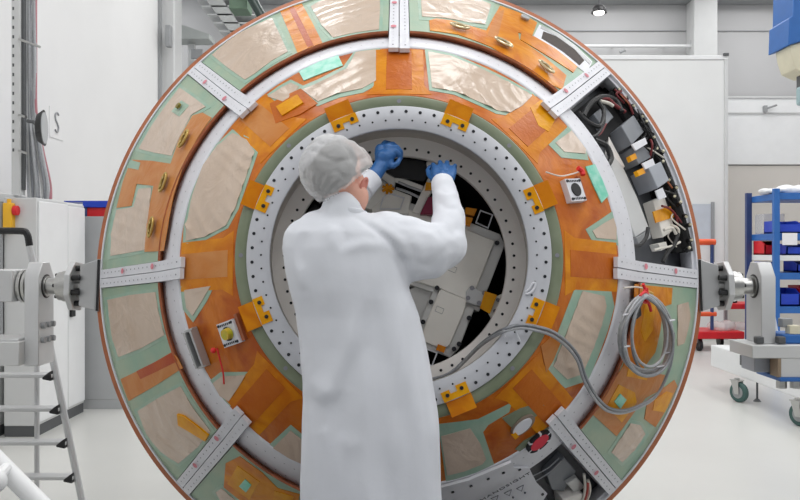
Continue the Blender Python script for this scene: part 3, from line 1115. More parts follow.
TY, TZ = .075, -.066
for sg in (-1, 1):
    X = lambda x: sg * x
    z0 = TZ
    # wedge bracket bolted on the rim
    mb = MB()
    for x0, x1, h0, h1, d0, d1 in ((1.532, 1.55, .134, .134, .085, .085), (1.55, 1.64, .130, .104, .08, .07)):
        vs = []
        for x, h, d in ((x0, h0, d0), (x1, h1, d1)):
            vs += [(X(x), TY - d, z0 - h), (X(x), TY + d, z0 - h), (X(x), TY + d, z0 + h), (X(x), TY - d, z0 + h)]
        mb._add(vs, [(0, 1, 2, 3), (7, 6, 5, 4), (0, 4, 5, 1), (1, 5, 6, 2), (2, 6, 7, 3), (3, 7, 4, 0)])
    bk = mb.build('trunnion_bracket', STEELD, mod, bevel=.004)
    mb = MB()
    mb.box((X(1.538), TY - .087, z0), (.010, .008, .262))
    mb.build('bracket_seal', BLACK, bk)
    mb = MB()
    vs = []
    n = 8
    pol = [(.125 * cos(2 * pi * (i + .5) / n), .135 * sin(2 * pi * (i + .5) / n)) for i in range(n)]
    mb.prism(pol, 1.672, 1.702, f=lambda a, b, c: (X(c), TY + a, z0 + b))
    hp = mb.build('hub_plate', ALU, bk, bevel=.004)
    for i in range(8):
        a = 2 * pi * (i + .5) / 8
        mb = MB()
        p = V((X(1.675), TY + .092 * cos(a), z0 + .098 * sin(a)))
        mb.cyl(p, p + V((X(-.042), 0, 0)), .015, n=10)
        mb.build('bolt', BLACK, hp)
    mb = MB()
    xlathe(mb, [(X(1.635), .06), (X(1.69), .06), (X(1.692), .080), (X(1.745), .080), (X(1.748), .074), (X(1.768), .074), (X(1.77), .068)], TY, z0)
    mb.build('hub', STEEL, bk)
    for i in range(6):
        a = 2 * pi * i / 6
        p = V((X(1.767), TY + .060 * cos(a), z0 + .064 * sin(a)))
        MB().cyl(p, p + V((X(.012), 0, 0)), .009, n=8).build('bolt', BLACK, hp)
    mb = MB()
    xlathe(mb, [(X(1.765), .046), (X(1.78), .046), (X(1.782), .043), (X(1.826), .043)], TY, z0)
    mb.build('shaft', STEEL, bk)

# ------------------------------------------------ cable coil on the module (separate loose cable)
coil = thing('cable_coil', 'coil of grey cable hung by a red tie below the right spoke', 'cable', C0)
coil.rotation_euler = (-PHI, 0, 0)
cpts = lambda pts, lift: px_line(pts, WP, lift)
for k in range(9):
    cx, cy = 647 + rnd.uniform(-4, 5), 333 + rnd.uniform(-4, 5)
    rx, ry = 22 + rnd.uniform(-8, 5), 39 + rnd.uniform(-5, 4)
    pts = []
    for i in range(36):
        a = 2 * pi * i / 36
        x = cx + rx * cos(a) * (1 - .12 * sin(a))
        y = cy - ry * sin(a)
        w = max(0, sin(a)) ** 3
        x = x * (1 - .75 * w) + 645 * .75 * w
        y = y * (1 - .6 * w) + 297 * .6 * w
        pts.append((x, y))
    MB().tube(cpts(pts, 0.045 + .010 * k), .0066, 8, closed=True).build('cable_loop', rnd.choice((CABLE, CABLED, CABLE)), coil)
tail = [(672, 335), (671, 356), (667, 374), (656, 396), (640, 407), (622, 413), (608, 411), (599, 404)]
t1_ = cpts(tail, .03)
tail2 = [(590, 392), (583, 378), (577, 360), (566, 346), (551, 335)]
t2_ = px_line(tail2, WC, .04)
t3_ = px_line([(535, 330), (522, 328), (512, 329), (503, 332)], WF, .03)
t4_ = [V((u_, -w_, v_)) for (u_, v_), w_ in ((plane_uv(493, 337, .90), .90), (plane_uv(478, 348, .76), .76), (plane_uv(460, 366, .655), .655), (plane_uv(446, 377, .65), .65), (plane_uv(430, 382, .65), .65))]
for dz, m in ((0, CABLE), (.012, CABLED)):
    full = [p + V((dz * .6, -dz * .3, dz)) for p in t1_ + t2_ + t3_ + t4_]
    MB().tube(catmull(full, 7), .0068, 8).build('cable_tail', m, coil)
for pts in ([(513, 327), (519, 341)], [(501, 329), (504, 337)]):
    MB().tube([surf_pt(*uv(x, y, WF), WF, .03) for x, y in pts], .003, 6).build('cable_tie', PRIMERW, coil)
mb = MB()
mb.tube(catmull(cpts([(624, 288), (634, 287), (643, 288)], .05), 5), .004, 6, 1)
mb.tube(catmull(cpts([(643, 284), (646, 292), (645, 298), (649, 304), (651, 311)], .10), 5), .007, 8)
mb.tube(catmull(cpts([(640, 296), (645, 292), (650, 298), (645, 300)], .105), 5), .006, 8)
mb.tube(catmull(cpts([(645, 288), (642, 300), (648, 302), (647, 288)], .10), 5), .005, 8)
mb.build('red_tie', [REDT, WIREW], coil)
mb = MB()
mb.tube(catmull(cpts([(634, 302), (640, 296), (647, 292), (652, 294)], .07), 6), .008, 8)
mb.build('yellow_lead', mat('yellow_lead', (206, 160, 60), .4, var=.1), coil)
M = frame(627, 307, WP, .03, -75)
MB().box((0, 0, .01), (.085, .045, .03), 0, M).build('cable_plug', BLACK, coil, bevel=.004)
for a in (20, 150, 200, 330, -30, 300):
    x, y = 648 + 24 * cos(R_(a)), 334 - 38 * sin(R_(a))
    q = cpts([(x - 4, y), (x + 4, y - 1)], .108)
    MB().tube(q, .004, 6).build('cable_tie', PRIMERW, coil)
# white tie loop lying on the flange
tl = [surf_pt(*uv(x, y, WF), WF, .007) for x, y in [(525, 294), (530, 293), (534, 288), (535, 283), (532, 284), (529, 289), (525, 292)]]
tag(MB().tube(catmull(tl, 5), .0045, 6).build('tie_strap', PRIMERW, None), 'white loop of strap stuck on the perforated flange ring', 'strap').matrix_world = MODM

# ================================================================== PERSON
per = thing('person', 'person seen from behind in white coat, hair net and blue gloves, reaching into the opening', 'person', (-.13, 2.86, 0))
YB = 2.86
Q = lambda px, py, y=YB: P(px, py, y)
FZ = .42                                     # top of the platform under the frame
mb = MB()
# head tilted to the right of the picture and forward
hc = Q(338, 172, 2.88)
rt = Matrix.Rotation(R_(14), 3, 'Y') @ Matrix.Rotation(R_(-22), 3, 'X')
mb.ball(hc, (.080, .102, .108), n=24, m=16, rot=rt)
mb.ball(Q(352, 188, 2.94), (.055, .065, .07), n=20, m=12)
mb.ball(Q(359, 198, 2.95), (.028, .04, .03))
mb.ball(Q(352, 190, 3.02), (.014, .018, .02))
mb.caps(Q(354, 197, 2.875), Q(345, 226, 2.91), .056, .042)
mb.caps(Q(348, 256), Q(360, 330), .085, .11)
mb.caps(Q(360, 330), Q(370, 450), .11, .12)
for sg, hip in ((-1, 346), (1, 394)):
    h0 = Q(hip, 450)
    mb.caps(h0, V((h0.x - .0, 2.86, 1.0)), .085, .06)
    mb.caps(V((h0.x, 2.86, 1.0)), V((h0.x, 2.86, FZ + .1)), .058, .04)
    mb.caps(V((h0.x, 2.87, FZ + .05)), V((h0.x + sg * .02, 3.06, FZ + .04)), .04, .035)
shL, shR = Q(306, 240, 2.88), Q(392, 238, 2.86)
elR, wrR = Q(446, 251, 2.88), Q(442, 185, 3.12)
elL, wrL = Q(322, 232, 3.12), P(373, 177, 3.20)
mb.caps(Q(346, 246), shL, .05, .05)
mb.caps(Q(348, 246), shR, .05, .05)
mb.caps(Q(345, 226, 2.91), Q(348, 256), .042, .07)
mb.caps(shR, elR, .045, .038).caps(elR, wrR, .038, .028)
mb.caps(shL, elL, .045, .038).caps(elL, wrL, .038, .028)
mb.caps(wrR, P(443, 173, 3.19), .026, .024)
mb.caps(wrL, P(384, 160, 3.27), .026, .024)
body = blob('body', mb, .009, 5, SKIN, per)

mb = MB()
er = Matrix.Rotation(R_(12), 3, 'Y') @ Matrix.Rotation(R_(-28), 3, 'Z')
ec = Q(363.5, 186.5, 2.855)
n = 24
mb.tube([ec + er @ V((.004 * sin(2 * pi * i / n), .017 * cos(2 * pi * i / n), .031 * sin(2 * pi * i / n) + .004 * cos(2 * pi * i / n))) for i in range(n)], .0055, 10, closed=True)
mb.ball(ec + er @ V((-.005, .0, -.002)), (.007, .017, .028), rot=er)
mb.ball(ec + er @ V((0, .004, -.03)), (.006, .009, .011), rot=er)
blob('ear', mb, .0034, 3, mat('ear_skin', (214, 138, 124), .5, var=.06, vscale=30), per)

# lab coat
secs = [(216, 338, 30, .075), (222, 343, 48, .10), (232, 343, 58, .125), (248, 343, 61, .14), (268, 346, 61, .145), (290, 350, 60, .145), (315, 358, 61.5, .14),
        (345, 364, 62.5, .142), (380, 368, 65, .15), (430, 370.5, 69, .158), (500, 371, 71, .165), (552, 371.5, 73, .17)]
mb = MB()
n = 32
vs = []
for py, cx, hw, dp in secs:
    c = Q(cx, py)
    w = hw / F * YB
    for i in range(n):
        a = 2 * pi * i / n
        ca, sa = cos(a), sin(a)
        vs.append((c.x + w * math.copysign(abs(ca) ** .85, ca), c.y + dp * math.copysign(abs(sa) ** .9, sa), c.z))
fs = [(j * n + i, j * n + (i + 1) % n, (j + 1) * n + (i + 1) % n, (j + 1) * n + i) for j in range(len(secs) - 1) for i in range(n)]
fs += [tuple(range(n)), tuple(range((len(secs) - 1) * n, len(secs) * n))]
mb._add(vs, fs)
mb.ball(Q(303, 245, 2.87), (.070, .09, .085))
mb.ball(Q(322, 226, 2.86), (.085, .085, .058))
mb.ball(Q(388, 240, 2.86), (.10, .10, .105))
mb.ball(Q(355, 219, 2.858), (.05, .062, .04))
mb.ball(Q(360, 226, 2.85), (.07, .085, .055))
mb.ball(Q(374, 228, 2.86), (.075, .085, .055))
mb.caps(Q(392, 243, 2.86), Q(428, 249, 2.87), .105, .10)
mb.caps(Q(428, 249, 2.87), Q(443, 246, 2.90), .10, .088)
mb.caps(Q(410, 262, 2.85), Q(432, 262, 2.86), .075, .062)
mb.caps(Q(443, 243, 2.90), Q(449, 217, 2.98), .080, .064)
mb.caps(Q(449, 217, 2.98), Q(444, 190, 3.09), .064, .046)
mb.caps(Q(444, 190, 3.09), Q(442, 184, 3.12), .050, .044)
mb.caps(Q(305, 242, 2.88), Q(318, 236, 3.10), .085, .07)
mb.caps(Q(318, 236, 3.10), P(366, 186, 3.18), .065, .046)
mb.caps(Q(342, 211, 2.855), Q(342, 222, 2.86), .076, .09)


def seg_d(p, a, b):
    ax, ay = b[0] - a[0], b[1] - a[1]
    t = max(0, min(1, ((p[0] - a[0]) * ax + (p[1] - a[1]) * ay) / (ax * ax + ay * ay)))
    return hypot(p[0] - a[0] - ax * t, p[1] - a[1] - ay * t)


def seg_t(p, a, b, i, k):
    ax, ay = b[0] - a[0], b[1] - a[1]
    t = max(0, min(1, ((p[0] - a[0]) * ax + (p[1] - a[1]) * ay) / (ax * ax + ay * ay)))
    return hypot(p[0] - a[0] - ax * t, p[1] - a[1] - ay * t), (i + t) / k


CREASE = [([(352, 214), (372, 226), (392, 243), (404, 262), (414, 284)], 2.2, -.011),
          ([(358, 214), (380, 226), (400, 242), (413, 266)], 3.5, .006),
          ([(332, 224), (331, 236), (334, 250)], 4, .007), ([(340, 224), (346, 238), (340, 252)], 3, -.005),
          ([(306, 232), (300, 248), (301, 268)], 4, -.007), ([(292, 252), (300, 276), (304, 290)], 4, .007),
          ([(338, 252), (362, 244), (390, 246)], 4, .007),
          ([(360, 300), (352, 340), (334, 384), (318, 404)], 7, .010), ([(368, 300), (362, 345), (348, 390)], 7, -.007),
          ([(312, 376), (326, 392), (338, 398)], 6, .006), ([(306, 392), (318, 410), (322, 432)], 7, -.006),
          ([(404, 300), (398, 350), (392, 410), (394, 490)], 6, .009), ([(416, 320), (418, 370), (424, 430)], 4, -.008),
          ([(380, 300), (378, 360), (372, 440), (370, 500)], 6, -.007), ([(432, 400), (434, 440), (436, 480)], 4, .005),
          ([(336, 436), (350, 446), (366, 440)], 6, .004),
          ([(418, 222), (436, 228), (446, 244)], 3.5, -.008), ([(426, 270), (440, 258), (452, 240)], 4, -.008), ([(440, 226), (452, 232), (462, 226)], 3.5, -.007),
          ([(410, 232), (420, 250), (418, 272)], 4, .007), ([(398, 222), (410, 218), (428, 218)], 3, .006), ([(434, 200), (448, 207), (462, 208)], 2.5, -.007), ([(433, 192), (446, 196), (458, 193)], 2, .005)]


def coat_fn(co, nn):
    p = (400 + F * co.x / co.y, 250 - F * (co.z - H) / co.y)
    d = 0
    if nn.y < .4:
        for pl_, sg, am in CREASE:
            if abs(p[0] - pl_[0][0]) > 90:
                continue
            k = len(pl_) - 1
            m_, t_ = min(seg_t(p, pl_[i], pl_[i + 1], i, k) for i in range(k))
            if m_ < 4 * sg:
                d += am * math.exp(-(m_ / sg) ** 2 / 2) * 1.0 * max(0, sin(pi * t_)) ** .8
    low = max(0, min(1, (p[1] - 290) / 120))
    d += low * .010 * sin(co.x * 34 + 3 * noise.noise((co.x * 3, co.y * 3, co.z * 2))) * (.6 + .4 * noise.noise((co.x * 5, 3, co.z * 3)))
    d += .006 * noise.noise((co.x * 9, co.y * 9, co.z * 4)) + .003 * noise.noise((co.x * 22, co.y * 22, co.z * 7))
    return co + nn * d


blob('lab_coat', mb, .0095, 5, COAT, per, coat_fn)
# collar
mb = MB()
n = 30
prof = ((0.074, .0), (.080, .012), (.078, .026), (.068, .030), (.062, .014), (.06, -.02))
cc = Q(345, 216.5, 2.86)
vs = [(cc.x + r * cos(2 * pi * i / n), cc.y + r * .95 * sin(2 * pi * i / n), cc.z + z + .010 * cos(2 * pi * i / n + 2.6)) for r, z in prof for i in range(n)]
mb._add(vs, [(j * n + i, j * n + (i + 1) % n, (j + 1) * n + (i + 1) % n, (j + 1) * n + i) for j in range(len(prof) - 1) for i in range(n)])
o = mb.build('collar', COAT, None)
wparent(o, per)
# cuffs
for c0, c1, r in ((Q(445, 192, 3.085), Q(442.5, 181, 3.135), .047), (P(362, 189, 3.17), P(374, 177, 3.20), .05)):
    mb = MB()
    mb.cyl(c0, c1, r, r * .86, 24)
    wparent(mb.build('cuff', COAT, None, bevel=.006), per)
# hair and net
mb = MB()
mb.ball(hc + V((-.008, -.010, .006)), (.084, .107, .107), n=28, m=18, rot=rt)
hair = blob('hair', mb, .009, 3, HAIR, per, lambda co, nn: co + nn * (.004 * noise.noise(co * 40)) + V((0, 0, 0)))
mb = MB()
rc = Matrix.Rotation(R_(30), 3, 'Y') @ Matrix.Rotation(R_(-12), 3, 'X')
mb.ball(Q(337, 171.5, 2.865), (.139, .130, .123), n=44, m=30, rot=rc)


def cap_fn(co, nn):
    d = .008 * noise.noise(co * 9) - .007 * (1 - abs(noise.noise(co * 16 + V((3, 1, 7))))) ** 6 + .003 + .003 * noise.noise(co * 38)
    q = rc.inverted() @ (co - Q(337, 171.5, 2.865))
    if q.z < -.06:
        d += .004 * sin(atan2(q.y, q.x) * 26)
    return co + nn * d


net = blob('hair_net', mb, .008, 2, CAPM, per, cap_fn)
bm = bmesh.new()
bm.from_mesh(net.data)
hq = Q(337, 171.5, 2.865)
kill = []
for v in bm.verts:
    q = v.co - hq
    # opening on the face side, tilted as the net's elastic sits below the hair and above the ear
    if q.dot(V((.58, .20, -.78))) > .057:
        kill.append(v)
bmesh.ops.delete(bm, geom=kill, context='VERTS')
loop = [e for e in bm.edges if len(e.link_faces) == 1]
bm.to_mesh(net.data)
bm.free()

# gloves: a palm, four unequal bent fingers and a thumb each
def glove(palm, fingers, thumb, cuffp):
    mb = MB()
    for a, b, r0, r1 in palm:
        mb.caps(a, b, r0, r1)
    for ch, r in fingers + [thumb]:
        for i in range(len(ch) - 1):
            k = len(ch) - 1
            mb.caps(ch[i], ch[i + 1], r * (1 - .22 * i / k), r * (1 - .22 * (i + 1) / k), n=12)
    for a, b, r0, r1 in cuffp:
        mb.caps(a, b, r0, r1)
    return blob('glove', mb, .0036, 3, GLOVE, per, lambda co, nn: co + nn * (.0012 * noise.noise(co * 60)))


g = lambda x, y, d: P(x, y, d)
glove([(g(381, 163, 3.24), g(381, 150, 3.26), .026, .026), (g(388, 164, 3.24), g(389, 149, 3.25), .024, .026), (g(383, 157, 3.23), g(392, 154, 3.24), .030, .022)],
      [([g(381, 147, 3.26), g(385, 142.5, 3.28), g(394, 144.5, 3.31), g(397, 151, 3.33)], .0115),
       ([g(386, 146, 3.25), g(393, 144, 3.26), g(399, 149, 3.27), g(401, 155, 3.28)], .0115),
       ([g(390, 148, 3.24), g(397, 147, 3.24), g(401, 152, 3.25), g(401, 158, 3.265)], .0112),
       ([g(391, 151, 3.235), g(397, 151.5, 3.225), g(400, 155, 3.23), g(400, 160, 3.245)], .0100)],
      ([g(387, 165, 3.235), g(393, 166, 3.225), g(397.5, 163.5, 3.225), g(399, 160, 3.23)], .0125),
      [(g(374, 176, 3.20), g(382, 164, 3.235), .031, .030)])
tool = MB().cyl(P(391, 157, 3.262), P(400, 156, 3.272), .008, n=12)
tag(tool.build('hand_tool', STEEL), 'small metal tool pinched in the raised blue glove beside the hair net', 'tool')
glove([(g(437, 178, 3.16), g(436, 170, 3.20), .022, .022), (g(444, 178, 3.16), g(444, 169, 3.20), .024, .024), (g(450, 178, 3.16), g(452, 170, 3.20), .020, .020)],
      [([g(435, 168, 3.20), g(433, 164.5, 3.23), g(433, 167, 3.27), g(434, 172, 3.28)], .0105),
       ([g(441, 166, 3.20), g(440, 162.5, 3.235), g(440, 165, 3.275), g(440, 170, 3.285)], .0112),
       ([g(447, 166, 3.20), g(447, 162.5, 3.235), g(447, 165, 3.275), g(446, 170, 3.285)], .0112),
       ([g(453, 168, 3.20), g(455, 165.5, 3.23), g(455, 168, 3.265), g(453, 172, 3.275)], .0095)],
      ([g(433, 179, 3.17), g(429, 175, 3.20), g(428, 170, 3.225), g(430, 167, 3.245)], .0115),
      [(g(442, 185, 3.12), g(443, 177, 3.16), .030, .028)])
# trousers and shoes (below the frame)
mb = MB()
for hip in (346, 394):
    h0 = Q(hip, 450)
    mb.caps(h0, V((h0.x, 2.86, 1.0)), .10, .08).caps(V((h0.x, 2.86, 1.0)), V((h0.x, 2.86, FZ + .12)), .078, .07)
mb.caps(Q(346, 440), Q(394, 440), .11, .11)
blob('trousers', mb, .014, 4, TROUS, per)
for hip in (346, 394):
    h0 = Q(hip, 450)
    mb = MB()
    mb.ball((h0.x, 2.95, FZ + .055), (.052, .15, .05))
    mb.box((h0.x, 2.95, FZ + .018), (.09, .27, .024))
    blob('shoe', mb, .008, 4, TROUS, per)
plat = thing('added_platform', 'added wide grey platform, unseen, carrying the person and shading the lower module', 'platform', (0, 2.3, 0))  # added below the frame: carries the person, blocks floor bounce onto the module
DARK = mat('added_deck_grey', (98, 100, 104), .8, var=.06)  # deck grey tuned to keep floor bounce off the lower cone
wparent(quad_box('deck', (-1.75, .9, FZ - .04), (1.75, 3.42, FZ), DARK, .005), plat)
for x in (-1.7, 0, 1.7):
    for y in (.95, 3.37):
        wparent(MB().box((x, y, (FZ - .04) / 2), (.05, .05, FZ - .04)).build('leg', MGREY), plat)
wparent(quad_box('skirt', (-1.74, 3.39, .04), (1.74, 3.405, FZ - .045), DARK), plat)

# ================================================================== THE HALL
XL, XR, YF, YK, ZC = -4.3, 11.0, -6.0, 18.0, 7.6
struct(quad_box('floor', (XL - .2, YF, -.1), (XR + .2, YK + .2, 0), FLOOR))
struct(quad_box('ceiling', (XL - .2, YF, ZC), (XR + .2, YK + .2, ZC + .1), CEIL))
struct(quad_box('wall_left', (XL - .2, YF, 0), (XL, 14.6, ZC), WALL))
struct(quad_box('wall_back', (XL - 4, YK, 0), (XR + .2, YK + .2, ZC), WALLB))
struct(quad_box('wall_right', (XR, YF, 0), (XR + .2, YK, ZC), WALL))
struct(quad_box('wall_front', (XL, YF - .2, 0), (XR, YF, ZC), mat('front_wall_grey', (160, 162, 166), .8, var=.04)))  # unseen wall, its grey chosen to limit bounce from behind the camera
# recess behind the left wall's end
struct(quad_box('wall_recess', (XL - 4.2, 14.6, 0), (XL - 4.0, YK, ZC), WALL))
s_ = F / YK
zb = lambda y: H + (250 - y) / s_
# back wall: white band, warm lower part, seams and soffit
struct(quad_box('trim_1', (-2, YK - .10, zb(165)), (XR, YK, zb(97)), WHITE, .01))
struct(quad_box('trim_2', (-2, YK - .13, zb(99.0)), (XR, YK, zb(97)), LGREY))
struct(quad_box('trim_3', (-2, YK - .13, zb(114.5)), (XR, YK, zb(113)), LGREY))
struct(quad_box('wall_lower', (-2, YK - .06, 0), (XR, YK, zb(166)), WALLW))
struct(quad_box('trim_4', (-4, YK - .03, zb(31.6)), (XR, YK, zb(30.6)), MGREY))
struct(quad_box('trim_5', (-4, YK - .5, zb(5)), (XR, YK, zb(-2)), MGREY))
xb = lambda x, Y: (x - 400) / F * Y
struct(quad_box('column_back', (xb(686, YK), YK - .5, 0), (xb(709, YK), YK, ZC), LGREY, .02))
# left wall seam, corner post and bracket
struct(quad_box('column_corner', (XL - .1, 14.4, 0), (XL + .24, 14.9, ZC), LGREY, .02))
struct(quad_box('trim_7', (XL + .0, 14.2, 0), (XL + .05, 14.3, ZC), MGREY))
jb = quad_box('junction_box', P(165, 46, 14.1), P(172.5, 27, 14.25), MGREY, .01)  # a plain junction box on the corner post
jb.data.transform(Matrix.Identity(4))
tag(jb, 'grey junction box on the corner post at the end of left wall', 'junction box')

# partition screen
part = thing('partition_screen', 'tall white partition screen behind the right side of the module', 'screen', (4.6, 15.6, 0))
px0, px1 = xb(560, 15.6), xb(727, 15.6)
zt = P(0, 56, 15.6).z
o = quad_box('screen_panel', (px0, 15.57, .05), (px1 - .06, 15.63, zt - .08), PANELW)
wparent(o, part)
o = quad_box('top_rail', (px0, 15.54, zt - .08), (px1, 15.66, zt), WHITE, .01)
wparent(o, part)
o = quad_box('screen_post', (px1 - .07, 15.54, 0), (px1, 15.66, zt - .08), LGREY, .008)
wparent(o, part)
o = quad_box('screen_post', (px0, 15.54, 0), (px0 + .07, 15.66, zt - .08), LGREY, .008)
wparent(o, part)
o = quad_box('viewing_pane', P(693, 242, 15.53) , P(713, 204, 15.56), mat('frosted_pane', (196, 203, 212), .3, var=.04), .004)
wparent(o, part)
o = quad_box('pane_post', P(711.5, 262, 15.50), P(714, 202, 15.53), MGREY)
wparent(o, part)
o = quad_box('end_cap', P(724, 55.5, 15.5), P(728, 53.5, 15.55), DGREY)
wparent(o, part)
# rail on the back wall
rail = thing('wall_rail', 'thin white rail along the back wall above the partition screen', 'rail', P(640, 46, 17.6))
o = MB().cyl(P(540, 46, 17.7), P(692, 46, 17.7), .035, n=12).build('rail_bar', WHITE)
wparent(o, rail)
for px in (612, 663, 690):
    o = MB().cyl(P(px, 46, 17.7), P(px, 46, 18.0), .02, n=8).build('rail_bracket', MGREY)
    wparent(o, rail)
o = MB().cyl(P(692, 46, 17.7), P(692, 40, 17.7), .03, n=8).build('rail_stop', MGREY)
wparent(o, rail)
o = MB().cyl(P(620, 52.5, 17.6), P(625, 50, 17.6), .03, n=8).build('rail_clamp', MGREY)
wparent(o, rail)
# pendant lamp
lp = P(599, 11, 14.0)
lam = thing('pendant_lamp', 'black dome pendant lamp hanging high by the back wall', 'lamp', lp)
mb = MB()
n = 24
prof = [(.03, .11), (.08, .09), (.12, .04), (.137, -.02), (.137, -.035), (.128, -.03), (.11, .03), (.05, .08)]
vs = [(r * cos(2 * pi * i / n), r * sin(2 * pi * i / n), z) for r, z in prof for i in range(n)]
mb._add(vs, [(j * n + i, j * n + (i + 1) % n, (j + 1) * n + (i + 1) % n, (j + 1) * n + i) for j in range(len(prof) - 1) for i in range(n)])
mb.build('lamp_shade', BLACK, lam)
MB().ball((0, 0, -.03), (.095, .095, .045)).build('bulb', LAMP_ON, lam)
MB().cyl((0, 0, .09), (0, 0, ZC - lp.z), .008, n=8).build('cord', DGREY, lam)
# wall hook on the white band
hk = thing('wall_lever', 'small dark lever on the white band of the back wall', 'lever', P(768, 108, 17.85))
o = MB().cyl(P(765, 109, 17.85), P(777, 105, 17.75), .022, n=8).build('lever_arm', MGREY)
wparent(o, hk)
o = MB().box(P(765, 109, 17.85), (.06, .12, .14)).build('lever_base', MGREY)
wparent(o, hk)

# ------------------------------------------------ blue shelf and its contents
SY0, SY1, SX = 12.0, 12.95, 5.64
sh = thing('shelf_rack', 'blue steel shelving rack with bins at the right edge', 'shelf', (SX + 1, 12.5, 0))
ztop = 2.62
for x in (SX, SX + 2.0):
    for y in (SY0, SY1):
        wparent(MB().box((x, y, (ztop + .05) / 2), (.085, .07, ztop + .05)).build('post', BLUE if y == SY0 else BLUED), sh)
levels = [(.25, BLUE), (.848, BLUE), (1.355, BLUE), (1.63, WHITE), (1.95, BLUE), (2.56, BLUE)]
for z, m in levels:
    wparent(MB().box((SX + 1, 12.475, z), (1.92, .92, .10 if m is BLUE else .08)).build('shelf_board', m, None, bevel=.004), sh)
rb = random.Random(5)


def bin_(x, y, z, w, h, d, m, lab):
    z += .004
    mb = MB()
    mb.box((x, y, z + .012), (w, d, .02))
    mb.prism([(x - w / 2, z), (x - w / 2, z + h), (x + w / 2, z + h), (x + w / 2, z)], y + d / 2 - .012, y + d / 2, f=lambda a, b, c: (a, c, b))
    mb.box((x, y - d / 2 + .008, z + h * .35), (w, .016, h * .7))
    for sg in (-1, 1):
        xx = x + sg * (w / 2 - .008)
        mb.prism([(y - d / 2, z), (y - d / 2, z + h * .7), (y - d * .2, z + h), (y + d / 2, z + h), (y + d / 2, z)], xx - .008, xx + .008, f=lambda a, b, c: (c, a, b))
    mb.box((x, y, z + h * .4), (w * .86, d * .85, h * .5))
    o = mb.build('storage_bin', m)
    return tag(o, lab, 'bin', 'storage bins on the blue shelf rack')


bin_(5.88, 12.3, 2.0, .34, .19, .5, BLUEB, 'blue bin on the second shelf beside the front post')
bin_(6.24, 12.3, 2.0, .26, .17, .5, RED, 'red bin on the second shelf, right of the blue bin')
bin_(5.80, 12.68, 1.67, .22, .22, .4, RED, 'red bin on the pale shelf behind the front post')
bin_(6.08, 12.28, 1.67, .48, .17, .4, BLUEB, 'blue bin below the white note on the shelf')
bin_(5.80, 12.72, 1.41, .2, .15, .3, BLUEB, 'blue bin on the low shelf behind the front post')
bin_(6.2, 12.3, 1.41, .40, .165, .44, BLUEB, 'blue bin on the low shelf at the picture edge')
bin_(5.9, 12.32, .9, .3, .26, .44, BLUEB, 'blue bin on the lowest visible shelf')
bin_(6.22, 12.32, .9, .28, .3, .44, RED, 'red bin on the lowest visible shelf')
cbn = quad_box('clear_box', (5.72, 12.57, 2.005), (6.05, 12.9, 2.32), mat('clear_plastic_box', (220, 222, 226), .2, alpha=.35, var=.02), .01)
tag(cbn, 'clear plastic box at the back of the second shelf', 'box')
nt = quad_box('paper_note', (xb(782, 11.95), 11.94, P(0, 245, 11.95).z), (xb(797, 11.95), 11.945, P(0, 233, 11.95).z), PAPER)  # a paper note taped to the shelf front
tag(nt, 'white paper note taped on the front of the blue shelf', 'note')
mb = MB()
for k in range(7):
    mb.ball((5.75 + .13 * k, 12.4 + rb.uniform(-.1, .1), 2.645 + rb.uniform(.0, .02)), (.17, .22, .05 + .05 * (k in (2, 3, 4))))
tag(blob('plastic_bag', mb, .02, 3, WHITE, None, lambda co, nn: V((co.x, co.y, max(2.615, co.z + .02 * noise.noise(co * 11))))), 'crumpled white plastic bag lying on top of blue shelf', 'bag')

# ------------------------------------------------ red trolley cart in the back
cy_ = 14.2
cart = thing('hand_cart', 'red platform cart with orange handle behind the right trunnion', 'cart', (5.2, cy_, 0))
wparent(MB().box((5.1, cy_, P(0, 333, cy_).z), (1.7, .8, .13)).build('deck', RED, None, bevel=.02), cart)
wparent(MB().box((6.15, cy_ + .2, P(0, 306, cy_).z), (.75, .6, .10)).build('upper_shelf', RED, None, bevel=.02), cart)
wparent(MB().box((5.86, cy_ + .2, P(0, 320, cy_).z), (.05, .05, .42)).build('shelf_post', MGREY), cart)
wparent(MB().box((6.46, cy_ + .2, P(0, 320, cy_).z), (.05, .05, .42)).build('shelf_post', MGREY), cart)
wparent(MB().cyl(P(690, 330, cy_), P(690, 306, cy_), .05, n=12).build('upright', BLUED), cart)
wparent(MB().cyl(P(712, 330, cy_ - .3), P(712, 241, cy_ - .3), .03, n=10).build('upright', BLUED), cart)
wparent(MB().cyl(P(665, 242, cy_ - .3), P(715, 242, cy_ - .3), .055, n=12).build('handle', ORNG), cart)
wparent(MB().cyl(P(668, 330, cy_ - .3), P(668, 241, cy_ - .3), .03, n=10).build('upright', BLUED), cart)
wparent(MB().cyl(P(690, 314, cy_ - .3), P(716, 314, cy_ - .3), .04, n=12).build('handle', ORNG), cart)
for x in (4.45, 5.2, 5.8):
    for y in (cy_ - .3, cy_ + .3):
        mb = MB()
        mb.cyl((x - .03, y, .105), (x + .03, y, .105), .105, n=20)
        w = mb.build('wheel', BLACK)
        wparent(w, cart)
        wparent(MB().box((x, y, .2), (.09, .05, .13)).build('wheel_fork', MGREY), cart)
mb = MB()
for k in range(6):
    mb.ball((5.55 + .1 * k, cy_ - .1 + rb.uniform(-.1, .1), .38 + rb.uniform(0, .05)), (.13, .16, .10))
tag(blob('plastic_wrap', mb, .02, 3, PLASTIC, None, lambda co, nn: V((co.x, co.y, max(P(0, 333, cy_).z + .07, co.z)))), 'crumpled clear plastic wrap lying on the red cart', 'wrap')
ob = MB().cyl(P(733, 302.5, cy_ + .1), P(733, 296, cy_ + .1), .07, n=16)
tag(ob.build('canister', BLACK), 'small black canister on the upper red cart shelf', 'canister')

